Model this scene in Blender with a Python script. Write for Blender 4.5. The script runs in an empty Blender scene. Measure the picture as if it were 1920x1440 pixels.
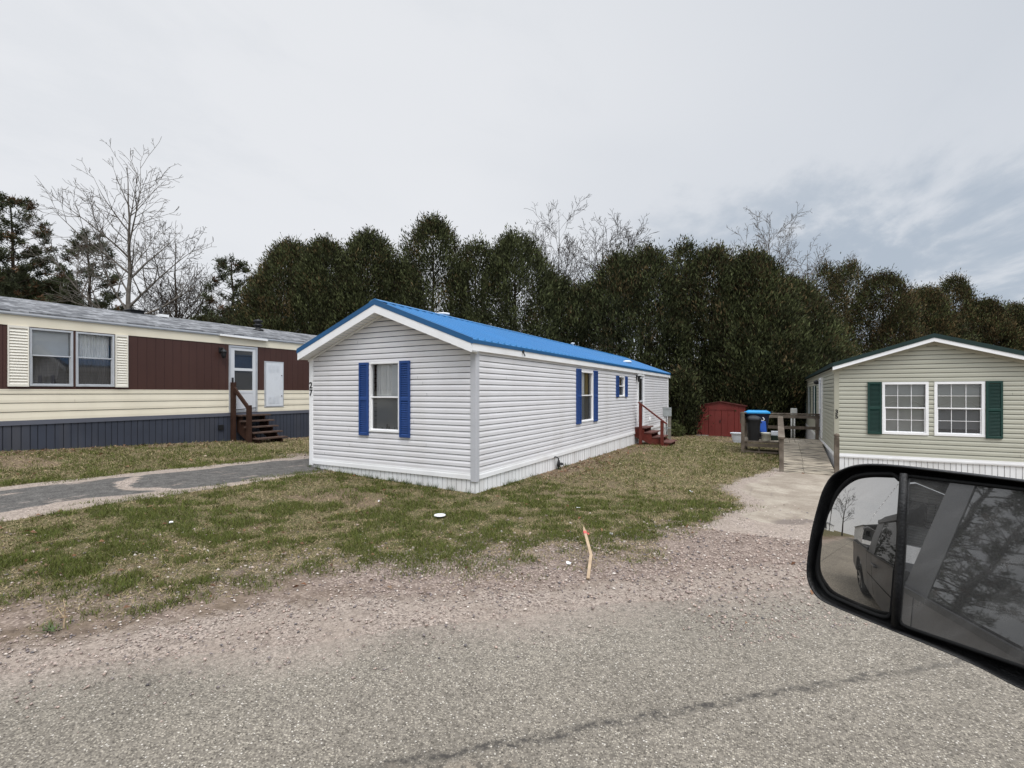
import bpy, math, random
import numpy as np
from mathutils import Vector, Matrix

random.seed(7)
RNG = np.random.default_rng(11)
SC = bpy.context.scene
COL = SC.collection
EYE = 1.717                      # camera height above the near corner of the middle home
R = math.radians

# ------------------------------------------------------------------ noise and terrain
def _hash(ix, iy, seed):
    h = (ix * 374761393 + iy * 668265263 + seed * 982451653) & 0x7fffffff
    h = ((h ^ (h >> 13)) * 1274126177) & 0x7fffffff
    return ((h ^ (h >> 16)) & 0xffff) / 65535.0

def vnoise(x, y, s=1.0, seed=0):
    x = np.asarray(x, float) * s; y = np.asarray(y, float) * s
    ix = np.floor(x).astype(np.int64); iy = np.floor(y).astype(np.int64)
    fx = x - ix; fy = y - iy
    fx = fx * fx * (3 - 2 * fx); fy = fy * fy * (3 - 2 * fy)
    a = _hash(ix, iy, seed); b = _hash(ix + 1, iy, seed); c = _hash(ix, iy + 1, seed); d = _hash(ix + 1, iy + 1, seed)
    return (a * (1 - fx) + b * fx) * (1 - fy) + (c * (1 - fx) + d * fx) * fy

def fbm(x, y, s=1.0, seed=0, o=4):
    r = 0; a = .5; t = 0
    for i in range(o):
        r = r + a * vnoise(x, y, s * 2 ** i, seed + i * 17); t += a; a *= .5
    return r / t

def sstep(a, b, x):
    t = np.clip((np.asarray(x, float) - a) / (b - a), 0, 1)
    return t * t * (3 - 2 * t)

def gz(X, Y):
    X = np.asarray(X, float); Y = np.asarray(Y, float)
    sp = lambda a: np.log1p(np.exp(-np.abs(a) * 2)) / 2 + np.maximum(a, 0)
    Yc = np.clip(Y, 3.0, 34.0)
    dl = np.minimum(sp(-4.5 - X), 14); dr = np.minimum(sp(X + 4.5), 10)
    return (-.022 + .0385 * dl - .0125 * dr * np.clip((Y - 4) / 8, 0, 1) - .012 * (Yc - 7)
            - .00306 * dl * (Yc - 7) - .02 * np.maximum(0, Yc - 18) * (X > -30))

def g(x, y):
    return float(gz(x, y))

# road frame: along / across (positive towards the homes)
RP = (-1.65, 3.6); RD = (.731, .682); RN = (-.682, .731)
def perp(X, Y): return (X - RP[0]) * RN[0] + (Y - RP[1]) * RN[1]
def along(X, Y): return (X - RP[0]) * RD[0] + (Y - RP[1]) * RD[1]

def masks(X, Y):
    """grass, stones, pale sand and bare-dirt amounts on the ground"""
    X = np.asarray(X, float); Y = np.asarray(Y, float)
    p = perp(X, Y)
    n1 = fbm(X, Y, .9, 3) - .5; n2 = fbm(X, Y, 3.1, 9) - .5
    grass = sstep(.62, 1.62, p + n1 * 1.3 + n2 * .55)
    xb = np.interp(Y, [3, 6.1, 7.5, 8.3, 10.4, 11.5, 13.1, 14.2, 16.8, 40], [-.2, -1.2, -.75, -.5, -.95, -.75, -.2, .2, .2, .2])
    drv_r = sstep(-.3, .35, X - xb + n1 * .7 + n2 * .3) * (1 - sstep(13.4, 14.2, Y)) * (X < 9)
    wl = n1 * .5 + n2 * .2
    drv_l = sstep(-10.2, -9.8, X + wl) * (1 - sstep(-8.3, -8.0, X + wl)) * (1 - sstep(7.7, 8.8, Y + n1))
    drv_l = np.maximum(drv_l, sstep(-11.2, -10, X + wl) * (1 - sstep(-8.4, -8.2, X)) * sstep(7.2, 7.8, Y) * (1 - sstep(8.6, 9.4, Y + n1 * 2)) * .8)
    far = (p > -9) | (X < -60)
    grass = grass * (1 - drv_r) * (1 - drv_l)
    stones = sstep(.1, .6, p + n1 * .5) * (1 - sstep(1.1, 2.3, p + n1 * 1.2)) * (1 - .6 * drv_l)
    stones = stones * (1 - .6 * sstep(.4, 2.4, -along(X, Y) + n1 * 1.5))
    stones = np.maximum(stones, drv_r * (1 - sstep(7.4, 9.6, Y + n1 * 2)) * .8)
    sand = np.maximum(np.maximum(drv_r * sstep(6.6, 8.8, Y + n1 * 2), drv_l), 1 - sstep(.05, .75, p + n1 * .7))
    back = sstep(7.0, 9.0, -p)                      # verge on the far side of the road
    grass = np.maximum(grass, back * sstep(.3, .5, fbm(X, Y, .5, 5) + .1)); sand = sand * (1 - back)
    bare = sstep(.60, .76, fbm(X, Y, .55, 31)) * grass
    # worn soil at the skirts and below the hedge
    bare = np.maximum(bare, sstep(21, 24, Y) * .8); bare = np.maximum(bare, (1 - sstep(.5, 1.3, np.hypot((X + 2.9) / 1.3, (Y - 9.2) / 1.0) + n1 * .8)) * .6)
    bare = np.maximum(bare, (1 - sstep(.1, 1.0, np.abs(X + 4.2) + n1)) * (Y > 9.0) * (Y < 24) * .9)
    bare = np.maximum(bare, (1 - sstep(.1, .6, np.abs(X + 13.95) + n1 * .5)) * .9)
    return grass, stones, sand, bare

# ------------------------------------------------------------------ materials
MATS = {}
def nodes_of(m):
    m.use_nodes = True
    nt = m.node_tree
    return nt, nt.nodes, nt.links

def mat(name, c, rough=.6, var=.12, scale=3.0, spec=.4, metal=0.0, bump=0.0, bscale=60.0, obj=False, stain=None, stain_scale=.7, stain_amt=.5, streak=False, detail=5):
    """plain surface: two scales of noise on the colour, optional bump and stains"""
    if name in MATS: return MATS[name]
    m = bpy.data.materials.new(name); nt, N, L = nodes_of(m)
    b = N['Principled BSDF']
    if obj:
        t = N.new('ShaderNodeTexCoord'); co = t.outputs['Object']
    else:
        t = N.new('ShaderNodeNewGeometry'); co = t.outputs['Position']
    n1 = N.new('ShaderNodeTexNoise'); n1.inputs['Scale'].default_value = scale; n1.inputs['Detail'].default_value = detail
    L.new(co, n1.inputs['Vector'])
    rmp = N.new('ShaderNodeMapRange'); rmp.inputs[1].default_value = .3; rmp.inputs[2].default_value = .7
    rmp.inputs[3].default_value = 1 - var; rmp.inputs[4].default_value = 1 + var
    L.new(n1.outputs['Fac'], rmp.inputs[0])
    mx = N.new('ShaderNodeVectorMath'); mx.operation = 'SCALE'
    mx.inputs[0].default_value = c; L.new(rmp.outputs[0], mx.inputs['Scale'])
    out = mx.outputs[0]
    if stain:
        n2 = N.new('ShaderNodeTexNoise'); n2.inputs['Scale'].default_value = stain_scale; n2.inputs['Detail'].default_value = 8
        if streak:
            mp = N.new('ShaderNodeMapping'); mp.inputs['Scale'].default_value = (1, 1, .12)
            L.new(co, mp.inputs['Vector']); L.new(mp.outputs[0], n2.inputs['Vector'])
        else:
            L.new(co, n2.inputs['Vector'])
        r2 = N.new('ShaderNodeMapRange'); r2.inputs[1].default_value = .48; r2.inputs[2].default_value = .72
        r2.inputs[3].default_value = 0; r2.inputs[4].default_value = stain_amt
        L.new(n2.outputs['Fac'], r2.inputs[0])
        mc = N.new('ShaderNodeMix'); mc.data_type = 'RGBA'
        L.new(r2.outputs[0], mc.inputs[0]); L.new(out, mc.inputs[6]); mc.inputs[7].default_value = (*stain, 1)
        out = mc.outputs[2]
    L.new(out, b.inputs['Base Color'])
    b.inputs['Roughness'].default_value = rough; b.inputs['Metallic'].default_value = metal
    b.inputs['Specular IOR Level'].default_value = spec
    if bump:
        n3 = N.new('ShaderNodeTexNoise'); n3.inputs['Scale'].default_value = bscale; n3.inputs['Detail'].default_value = 4
        L.new(co, n3.inputs['Vector'])
        bp = N.new('ShaderNodeBump'); bp.inputs['Strength'].default_value = bump; bp.inputs['Distance'].default_value = .01
        L.new(n3.outputs['Fac'], bp.inputs['Height']); L.new(bp.outputs[0], b.inputs['Normal'])
    MATS[name] = m
    return m

def glass_mat(name, tint, refl=.12, rough=.02, haze=(0, 0, 0), haze_amt=0.0):
    m = bpy.data.materials.new(name); nt, N, L = nodes_of(m)
    N.remove(N['Principled BSDF'])
    o = N['Material Output']
    tr = N.new('ShaderNodeBsdfTransparent'); tr.inputs[0].default_value = (*tint, 1)
    gl = N.new('ShaderNodeBsdfGlossy'); gl.inputs['Roughness'].default_value = rough; gl.inputs[0].default_value = (.95, .97, 1, 1)
    df = N.new('ShaderNodeBsdfDiffuse'); df.inputs[0].default_value = (*haze, 1)
    m1 = N.new('ShaderNodeMixShader'); m1.inputs[0].default_value = haze_amt
    L.new(tr.outputs[0], m1.inputs[1]); L.new(df.outputs[0], m1.inputs[2])
    lw = N.new('ShaderNodeLayerWeight'); lw.inputs[0].default_value = .25
    mr = N.new('ShaderNodeMapRange'); mr.inputs[3].default_value = refl; mr.inputs[4].default_value = .9
    L.new(lw.outputs['Fresnel'], mr.inputs[0])
    m2 = N.new('ShaderNodeMixShader'); L.new(mr.outputs[0], m2.inputs[0])
    L.new(m1.outputs[0], m2.inputs[1]); L.new(gl.outputs[0], m2.inputs[2])
    L.new(m2.outputs[0], o.inputs[0])
    return m

def attr_mat(name, rough=.8, spec=.2, trans=0.0, attr='Col'):
    m = bpy.data.materials.new(name); nt, N, L = nodes_of(m)
    b = N['Principled BSDF']
    a = N.new('ShaderNodeAttribute'); a.attribute_name = attr
    L.new(a.outputs['Color'], b.inputs['Base Color'])
    b.inputs['Roughness'].default_value = rough; b.inputs['Specular IOR Level'].default_value = spec
    if trans:
        t = N.new('ShaderNodeBsdfTranslucent'); L.new(a.outputs['Color'], t.inputs[0])
        mx = N.new('ShaderNodeMixShader'); mx.inputs[0].default_value = trans
        L.new(b.outputs[0], mx.inputs[1]); L.new(t.outputs[0], mx.inputs[2])
        L.new(mx.outputs[0], N['Material Output'].inputs[0])
    return m

# ------------------------------------------------------------------ objects
ORG = [Vector((0, 0, 0))]
def thing(name, label, cat, loc=(0, 0, 0), rotz=0.0, group=None):
    o = bpy.data.objects.new(name, None); COL.objects.link(o)
    o.empty_display_size = .2
    o.location = loc; o.rotation_euler = (0, 0, rotz)
    o['label'] = label; o['category'] = cat
    if group: o['group'] = group
    return o

def tag(o, label, cat, group=None, kind=None):
    if label: o['label'] = label
    if cat: o['category'] = cat
    if group: o['group'] = group
    if kind: o['kind'] = kind
    return o

def root_of(o):
    while o.parent: o = o.parent
    return o

class MB:
    """collects faces; build() links them as ONE mesh object"""
    def __init__(s): s.v = []; s.f = []; s.m = []
    def face(s, pts, mi=0):
        i = len(s.v); s.v += [tuple(p) for p in pts]; s.f.append(tuple(range(i, i + len(pts)))); s.m.append(mi); return s
    def box(s, x0, x1, y0, y1, z0, z1, mi=0):
        i = len(s.v)
        s.v += [(x0, y0, z0), (x1, y0, z0), (x1, y1, z0), (x0, y1, z0), (x0, y0, z1), (x1, y0, z1), (x1, y1, z1), (x0, y1, z1)]
        for q in ((3, 2, 1, 0), (4, 5, 6, 7), (0, 1, 5, 4), (1, 2, 6, 5), (2, 3, 7, 6), (3, 0, 4, 7)):
            s.f.append(tuple(i + k for k in q)); s.m.append(mi)
        return s
    def obox(s, P, U, V, W, mi=0):
        """box from corner P with edge vectors U, V, W"""
        P, U, V, W = map(Vector, (P, U, V, W)); i = len(s.v)
        if U.cross(V).dot(W) < 0: U, V = V, U
        s.v += [tuple(p) for p in (P, P + U, P + U + V, P + V, P + W, P + U + W, P + U + V + W, P + V + W)]
        for q in ((3, 2, 1, 0), (4, 5, 6, 7), (0, 1, 5, 4), (1, 2, 6, 5), (2, 3, 7, 6), (3, 0, 4, 7)):
            s.f.append(tuple(i + k for k in q)); s.m.append(mi)
        return s
    def bar(s, a, b, w, h, up=(0, 0, 1), mi=0):
        """rectangular bar from a to b, w across, h along up"""
        a, b, up = Vector(a), Vector(b), Vector(up); d = b - a
        sd = d.cross(up).normalized(); u = sd.cross(d).normalized()
        return s.obox(a - sd * w / 2 - u * h / 2, sd * w, u * h, d, mi)
    def prism(s, poly, D, mi=0):
        """closed polygon (3-D points) extruded along D"""
        D = Vector(D); p = [Vector(q) for q in poly]; n = len(p)
        nrm = Vector((0, 0, 0))
        for k in range(n): nrm += (p[k] - p[0]).cross(p[(k + 1) % n] - p[0])
        if nrm.dot(D) > 0: p = p[::-1]
        i = len(s.v); s.v += [tuple(q) for q in p] + [tuple(q + D) for q in p]
        s.f.append(tuple(range(i, i + n))); s.f.append(tuple(range(i + 2 * n - 1, i + n - 1, -1))); s.m += [mi, mi]
        for k in range(n):
            k2 = (k + 1) % n
            s.f.append((i + k2, i + k, i + n + k, i + n + k2)); s.m.append(mi)
        return s
    def tube(s, pts, r, n=8, mi=0, cap=True):
        pts = [Vector(p) for p in pts]; rr = r if isinstance(r, (list, tuple)) else [r] * len(pts)
        i = len(s.v); ref = None
        for k, p in enumerate(pts):
            d = (pts[min(k + 1, len(pts) - 1)] - pts[max(k - 1, 0)]).normalized()
            if ref is None: ref = d.orthogonal().normalized()
            a = (ref - d * ref.dot(d)).normalized(); ref = a; b = d.cross(a)
            for j in range(n):
                t = 2 * math.pi * j / n
                s.v.append(tuple(p + a * math.cos(t) * rr[k] + b * math.sin(t) * rr[k]))
        for k in range(len(pts) - 1):
            for j in range(n):
                s.f.append((i + k * n + j, i + k * n + (j + 1) % n, i + (k + 1) * n + (j + 1) % n, i + (k + 1) * n + j)); s.m.append(mi)
        if cap:
            s.f.append(tuple(i + j for j in range(n - 1, -1, -1))); s.m.append(mi)
            e = i + (len(pts) - 1) * n; s.f.append(tuple(e + j for j in range(n))); s.m.append(mi)
        return s
    def lathe(s, c, prof, n=20, mi=0):
        i = len(s.v)
        for r, z in prof:
            for j in range(n):
                t = 2 * math.pi * j / n
                s.v.append((c[0] + max(r, .0004) * math.cos(t), c[1] + max(r, .0004) * math.sin(t), c[2] + z))
        for k in range(len(prof) - 1):
            for j in range(n):
                s.f.append((i + k * n + j, i + k * n + (j + 1) % n, i + (k + 1) * n + (j + 1) % n, i + (k + 1) * n + j)); s.m.append(mi)
        s.f.append(tuple(i + j for j in range(n - 1, -1, -1))); s.m.append(mi)
        e = i + (len(prof) - 1) * n; s.f.append(tuple(e + j for j in range(n))); s.m.append(mi)
        return s
    def build(s, name, m, parent=None, smooth=False, bevel=0.0, label=None):
        o0 = Vector((0, 0, 0))
        if parent and not root_of(parent).get('local_frame'): o0 = root_of(parent).location
        me = bpy.data.meshes.new(name)
        me.from_pydata([(x - o0.x, y - o0.y, z - o0.z) for x, y, z in s.v], [], s.f)
        ms = m if isinstance(m, (list, tuple)) else [m]
        for q in ms: me.materials.append(q)
        if len(ms) > 1: me.polygons.foreach_set('material_index', s.m)
        if smooth: me.polygons.foreach_set('use_smooth', [True] * len(s.f))
        me.update()
        o = bpy.data.objects.new(name, me); COL.objects.link(o)
        if parent: o.parent = parent
        if bevel:
            b = o.modifiers.new('bevel', 'BEVEL'); b.width = bevel; b.segments = 2; b.limit_method = 'ANGLE'
        if label: o['label'] = label
        return o

def np_mesh(name, V, k, m, parent=None, col=None, smooth=False, faces=None):
    """V: (n*k,3) points forming n faces of k corners each (or faces given), col: (n*k,3)"""
    V = np.asarray(V, np.float32).reshape(-1, 3)
    if parent is not None:
        o0 = root_of(parent).location; V = V - np.array([o0.x, o0.y, o0.z], np.float32)
    if faces is None:
        faces = np.arange(len(V), dtype=np.int32)
    faces = np.asarray(faces, np.int32).reshape(-1)
    nf = len(faces) // k
    me = bpy.data.meshes.new(name)
    me.vertices.add(len(V)); me.vertices.foreach_set('co', V.ravel())
    me.loops.add(len(faces)); me.loops.foreach_set('vertex_index', faces)
    me.polygons.add(nf); me.polygons.foreach_set('loop_start', np.arange(0, nf * k, k, dtype=np.int32))
    if col is not None:
        a = me.attributes.new('Col', 'FLOAT_COLOR', 'POINT')
        c4 = np.ones((len(V), 4), np.float32); c4[:, :3] = np.asarray(col, np.float32).reshape(-1, 3)
        a.data.foreach_set('color', c4.ravel())
    me.update(calc_edges=True); me.validate()
    if smooth: me.polygons.foreach_set('use_smooth', [True] * nf)
    me.materials.append(m)
    o = bpy.data.objects.new(name, me); COL.objects.link(o)
    if parent is not None: o.parent = parent
    return o

def segs_mesh(name, P0, P1, R0, R1, m, parent=None, k=5, col=None):
    """branches: every segment a tapered k-sided tube, all in one mesh"""
    P0 = np.asarray(P0, float); P1 = np.asarray(P1, float); R0 = np.asarray(R0, float); R1 = np.asarray(R1, float)
    d = P1 - P0; d /= np.linalg.norm(d, axis=1, keepdims=True) + 1e-9
    ref = np.where(np.abs(d[:, 2:3]) > .9, [[1., 0, 0]], [[0, 0, 1.]])
    a = np.cross(d, ref); a /= np.linalg.norm(a, axis=1, keepdims=True); b = np.cross(d, a)
    ring = []
    for j in range(k):
        t = 2 * math.pi * j / k
        ring.append(a * math.cos(t) + b * math.sin(t))
    ring = np.stack(ring, 1)                                # n,k,3
    V = np.concatenate([P0[:, None] + ring * R0[:, None, None], P1[:, None] + ring * R1[:, None, None]], 1)   # n,2k,3
    n = len(P0); base = (np.arange(n) * 2 * k)[:, None]
    fs = []
    for j in range(k):
        j2 = (j + 1) % k
        fs.append(np.stack([base[:, 0] + j2, base[:, 0] + j, base[:, 0] + k + j, base[:, 0] + k + j2], 1))
    faces = np.concatenate(fs, 0)
    return np_mesh(name, V.reshape(-1, 3), 4, m, parent, None, True, faces)

# ------------------------------------------------------------------ wall builders
class Wall:
    """a vertical wall plane: u along it, z up, o outwards"""
    def __init__(s, P, U, N): s.P = Vector((P[0], P[1], 0)); s.U = Vector(U); s.N = Vector(N)
    def __call__(s, u, z, o=0.0):
        q = s.P + s.U * u + s.N * o
        return (q.x, q.y, z)
    def bar(s, mb, u0, u1, z0, z1, o0, o1, mi=0):
        return mb.obox(s(u0, z0, o0), s.U * (u1 - u0), s.N * (o1 - o0), Vector((0, 0, z1 - z0)), mi)
    def quad(s, mb, u0, u1, z0, z1, o, mi=0):
        p = [s(u0, z0, o), s(u1, z0, o), s(u1, z1, o), s(u0, z1, o)]
        if s.U.cross(Vector((0, 0, 1))).dot(s.N) < 0: p = p[::-1]
        return mb.face(p, mi)

def _clip(poly, a, b, c):
    out = []
    for i in range(len(poly)):
        p, q = poly[i], poly[(i + 1) % len(poly)]
        fp, fq = a * p[0] + b * p[1] - c, a * q[0] + b * q[1] - c
        if fp <= 0: out.append(p)
        if (fp < 0 < fq) or (fq < 0 < fp):
            t = fp / (fp - fq); out.append((p[0] + (q[0] - p[0]) * t, p[1] + (q[1] - p[1]) * t))
    return out

def siding(mb, W, u0, u1, z0, z1, course, holes=(), top=(), lip=.017, gap=.0095, dutch=.52, seams=True):
    """lapped courses with openings left free; top: half planes (a,b,c) kept where a*u+b*z<=c"""
    flip = W.U.cross(Vector((0, 0, 1))).dot(W.N) < 0
    def put(poly, off, mi):
        for h in top:
            poly = _clip(poly, *h)
            if len(poly) < 3: return
        if len(poly) < 3: return
        p = [W(u, z, off(z)) for u, z in poly]
        mb.face(p[::-1] if flip else p, mi)
    def runs(za, zb):
        iv = [(u0, u1)]
        for (a, b, c, d) in holes:
            if c < zb - 1e-6 and d > za + 1e-6:
                nv = []
                for (s, e) in iv:
                    if b <= s or a >= e: nv.append((s, e)); continue
                    if a > s: nv.append((s, a))
                    if b < e: nv.append((b, e))
                iv = nv
        return iv
    k = 0
    while z0 + k * course < z1 - 1e-6:
        zb = z0 + k * course; zt = min(zb + course, z1); zg = zt - gap; zm = zb + course * dutch; wob = (_hash(np.int64(k), np.int64(7), 5) - .5) * .002
        cuts = sorted({zb, zg, zt} | ({zm} if zm < zg else set()) | {z for h in holes for z in h[2:4] if zb < z < zt})
        for za, zc in zip(cuts[:-1], cuts[1:]):
            if zc - za < 1e-5: continue
            groove = za >= zg - 1e-6
            for s, e in runs(za, zc):
                q = [(s, za), (e, za), (e, zc), (s, zc)]
                if groove: put(q, lambda z: -.012, 1)  # recessed strip coloured dark to draw the shadow beneath the lap
                else: put(q, lambda z: lip + wob - (lip - .001) * max(0, z - zm) / max(zb + course - gap - zm, .001), 0)
        if seams and zt - zb > course * .9:              # overlap of two siding lengths
            rs = random.Random(k * 13 + int(u1 * 97)); us = u0 + (u1 - u0) * rs.random()
            iv = [r_ for r_ in runs(zb, zt) if r_[0] + .15 < us < r_[1] - .15]
            if iv and rs.random() < .6 and all(h[0] * (us + sg * .1) + h[1] * zt <= h[2] for h in top for sg in (-1, 1)):
                zz = zb + course * dutch
                for w_, o_, mi_ in ((.0035, .0022, 1), ):
                    q = [(us, zb + .002), (us + w_, zb + .002), (us + w_, zz), (us, zz)]
                    p = [W(u, z, lip + o_) for u, z in q]; mb.face(p[::-1] if flip else p, mi_)
        for s, e in runs(zb, zb + .002):               # under edge of the course
            poly = [(s, zb), (e, zb)]
            if all(h[0] * s + h[1] * zb <= h[2] and h[0] * e + h[1] * zb <= h[2] for h in top):
                p = [W(s, zb, -.012), W(e, zb, -.012), W(e, zb, lip + wob), W(s, zb, lip + wob)]
                mb.face(p if not flip else p[::-1], 0)
        k += 1

def ribbed(mb, W, u0, u1, zb, zt, pitch, gw=.014, dp=.012, jitter=0.0, holes=()):
    """vertical panels with narrow grooves; zb(u) is the lower edge"""
    flip = W.U.cross(Vector((0, 0, 1))).dot(W.N) < 0
    def q(a, b, oa, ob, mi, za=None, zc=None):
        z1 = zt if zc is None else zc
        p = [W(a, zb(a) if za is None else za, oa), W(b, zb(b) if za is None else za, ob), W(b, z1, ob), W(a, z1, oa)]
        mb.face(p[::-1] if flip else p, mi)
    def col(a, b, oa, ob, mi):
        hs = [h for h in holes if h[0] < b - 1e-4 and h[1] > a + 1e-4]
        if not hs: q(a, b, oa, ob, mi); return
        pts = sorted({a, b} | {x for h in hs for x in h[:2] if a < x < b})
        for s, e in zip(pts[:-1], pts[1:]):
            f = (lambda t: oa + (ob - oa) * (t - a) / (b - a))
            hh = [h for h in hs if h[0] < (s + e) / 2 < h[1]]
            if not hh: q(s, e, f(s), f(e), mi)
            else:
                q(s, e, f(s), f(e), mi, None, hh[0][2]) if hh[0][2] > zb(s) else None
                q(s, e, f(s), f(e), mi, hh[0][3], None) if hh[0][3] < zt else None
    u = u0
    while u < u1 - 1e-6:
        w = pitch * (1 + random.uniform(-jitter, jitter)); e = min(u + w, u1); t = random.uniform(-1, 1) * jitter * .012
        col(u, max(e - gw, u + .001), t, t, 0)
        if e - gw > u:
            col(e - gw, e - gw / 2, t, -dp, 1); col(e - gw / 2, e, -dp, t, 1)
        u = e

GL = {}
def window(parent, W, u0, u1, z0, z1, fm, fw=.05, mid=None, upper='clear', lower='screen', muntins=None, sash=.03, tilt=.35):
    """frame with two sashes; blind or curtain behind; returns the frame (part)"""
    f = MB()
    mid = (z0 + z1) / 2 if mid is None else mid
    W.bar(f, u0, u1, z1 - fw, z1, -.07, .028); W.bar(f, u0, u1, z0, z0 + fw, -.07, .034)
    W.bar(f, u0, u0 + fw, z0 + fw, z1 - fw, -.07, .028); W.bar(f, u1 - fw, u1, z0 + fw, z1 - fw, -.07, .028)
    a, b, c, d = u0 + fw, u1 - fw, z0 + fw, z1 - fw
    W.bar(f, a, b, mid - sash / 2, mid + sash / 2, -.05, .014)
    s = .018
    W.bar(f, a, a + s, c, mid - sash / 2, -.05, .002); W.bar(f, b - s, b, c, mid - sash / 2, -.05, .002)
    W.bar(f, a + s, b - s, c, c + s, -.05, .002)
    o = f.build('window', fm, parent, bevel=.003)
    p = MB(); W.quad(p, a, b, mid + sash / 2, d, -.03); p.build('pane', GL[upper or 'clear'], o)
    p = MB(); W.quad(p, a + s, b - s, c + s, mid - sash / 2, -.02); p.build('pane', GL[lower], o, label='lower pane dulled by an insect screen' if lower == 'screen' else None)
    if muntins:
        nu, nz = muntins; m = MB()
        for zz0, zz1, of in ((c + s, mid - sash / 2, -.012), (mid + sash / 2, d, -.022)):
            for i in range(1, nu): uu = a + (b - a) * i / nu; W.bar(m, uu - .005, uu + .005, zz0, zz1, of - .006, of - .001)
            for i in range(1, nz):
                z = zz0 + (zz1 - zz0) * i / nz
                W.bar(m, a, b, z - .005, z + .005, of - .0065, of - .0012)
        m.build('muntin', fm, o)
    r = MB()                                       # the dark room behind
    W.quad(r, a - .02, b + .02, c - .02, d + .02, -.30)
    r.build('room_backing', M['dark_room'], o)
    def blind(za, zb_, ua=a, ub=b, tilt=tilt):
        m = MB(); z = zb_
        while z > za:
            q = [W(ua + .01, z, -.085), W(ub - .01, z, -.085), W(ub - .01, z - .026, -.085 + .024 * tilt), W(ua + .01, z - .026, -.085 + .024 * tilt)]
            m.face(q); z -= .0245
        m.build('blind', M['blind'], o)
    def curtain(ua, ub, za, zb_, mtl, name='curtain', off=-.12, sw=0.0, n=34):
        m = MB(); ph = random.uniform(0, 6)
        def pt(i, z, t):
            u = ua + (ub - ua) * i / n
            return W(u + sw * (1 - t), z, off + .018 * math.sin(i * 1.25 + ph) + .012 * math.sin(i * .47 + ph * 2))
        for i in range(n):
            m.face([pt(i, za, 0), pt(i + 1, za, 0), pt(i + 1, zb_, 1), pt(i, zb_, 1)])
        m.build(name, mtl, o, smooth=True)
    return o, blind, curtain, (a, b, c, d)

def shutter(parent, W, u0, u1, z0, z1, m, rails=(.5,), solid=False, pitch=.042, fr=.035):
    s = MB(); t0, t1 = .016, .052
    W.bar(s, u0, u0 + fr, z0, z1, t0, t1); W.bar(s, u1 - fr, u1, z0, z1, t0, t1)
    zs = [z0] + [z0 + (z1 - z0) * r for r in rails] + [z1]
    lv = []
    for i, z in enumerate(zs):
        za, zb = (z, z + .05) if i == 0 else ((z - .05, z) if i == len(zs) - 1 else (z - .03, z + .03))
        W.bar(s, u0 + fr, u1 - fr, za, zb, t0, t1 - .001); lv.append((za, zb))
    W.quad(s, u0 + fr, u1 - fr, z0, z1, t0 + .001)
    for i in range(len(lv) - 1):
        z = lv[i][1]
        while z + pitch * .5 < lv[i + 1][0]:
            e = min(z + pitch, lv[i + 1][0])
            p = [W(u0 + fr, z, t1 - .003), W(u1 - fr, z, t1 - .003), W(u1 - fr, e, t0 + .005), W(u0 + fr, e, t0 + .005)]
            s.face(p)
            p = [W(u0 + fr, z, t0 + .002), W(u1 - fr, z, t0 + .002), W(u1 - fr, z, t1 - .003), W(u0 + fr, z, t1 - .003)]
            s.face(p)
            z = e
    return s.build('shutter', m, parent)

def number(parent, text, size, at, rz, m, stack=True, name='house_number', lean=0.0, bold=.006):
    """digits as raised letters, upright, facing -Y rotated by rz about z"""
    cu = bpy.data.curves.new(name, 'FONT'); cu.body = text; cu.size = size; cu.extrude = .004; cu.offset = bold * size
    cu.align_x = 'CENTER'; cu.align_y = 'CENTER'; cu.space_line = .85
    tmp = bpy.data.objects.new('tmp', cu); COL.objects.link(tmp)
    dg = bpy.context.evaluated_depsgraph_get()
    me = bpy.data.meshes.new_from_object(tmp.evaluated_get(dg))
    bpy.data.objects.remove(tmp)
    Mx = Matrix.Translation(Vector(at) - root_of(parent).location) @ Matrix.Rotation(rz, 4, 'Z') @ Matrix.Rotation(R(90), 4, 'X') @ Matrix.Rotation(lean, 4, 'Z')
    me.transform(Mx); me.materials.clear(); me.materials.append(m)
    o = bpy.data.objects.new(name, me); COL.objects.link(o); o.parent = parent
    return o

# ------------------------------------------------------------------ palette
M = {}
M['siding_w'] = mat('vinyl_white', (.71, .695, .70), .45, .03, 1.5, .3, stain=(.48, .44, .39), stain_scale=1.1, stain_amt=.26, streak=True)
M['groove_w'] = mat('lap_shadow_white', (.05, .05, .052), .8, .15, 4)  # shadow line under each lap, put into the colour
M['post_w'] = mat('corner_grey', (.50, .50, .52), .5, .04, 2)
M['white'] = mat('white_paint', (.86, .855, .85), .45, .04, 2, .35, stain=(.45, .41, .36), stain_scale=1.5, stain_amt=.18)
M['white_dirty'] = mat('white_skirt', (.84, .835, .83), .5, .05, 2, .35, stain=(.33, .29, .23), stain_scale=2.2, stain_amt=.3, streak=True)
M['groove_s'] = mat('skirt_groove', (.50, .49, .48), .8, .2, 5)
M['blue_roof'] = mat('blue_steel', (.022, .165, .39), .42, .07, .8, .5, stain=(.05, .19, .36), stain_scale=.5, stain_amt=.3)
M['blue_trim'] = mat('blue_trim', (.010, .085, .21), .4, .06, 2, .5)
M['blue_shut'] = mat('blue_shutter', (.018, .058, .205), .5, .08, 4, .35)
M['green_shut'] = mat('green_shutter', (.008, .04, .031), .5, .1, 4, .35)
M['green_roof'] = mat('dark_green_roof', (.012, .03, .027), .55, .1, 4, .3)
M['sage'] = mat('vinyl_sage', (.44, .432, .352), .5, .035, 1.5, .3, stain=(.28, .26, .2), stain_scale=1.0, stain_amt=.15, streak=True)
M['groove_g'] = mat('lap_shadow_sage', (.04, .038, .03), .8, .15, 4)  # lap shadows of the sage siding, painted near black
M['sage_trim'] = mat('sage_trim', (.38, .365, .29), .5, .04, 2)
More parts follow.
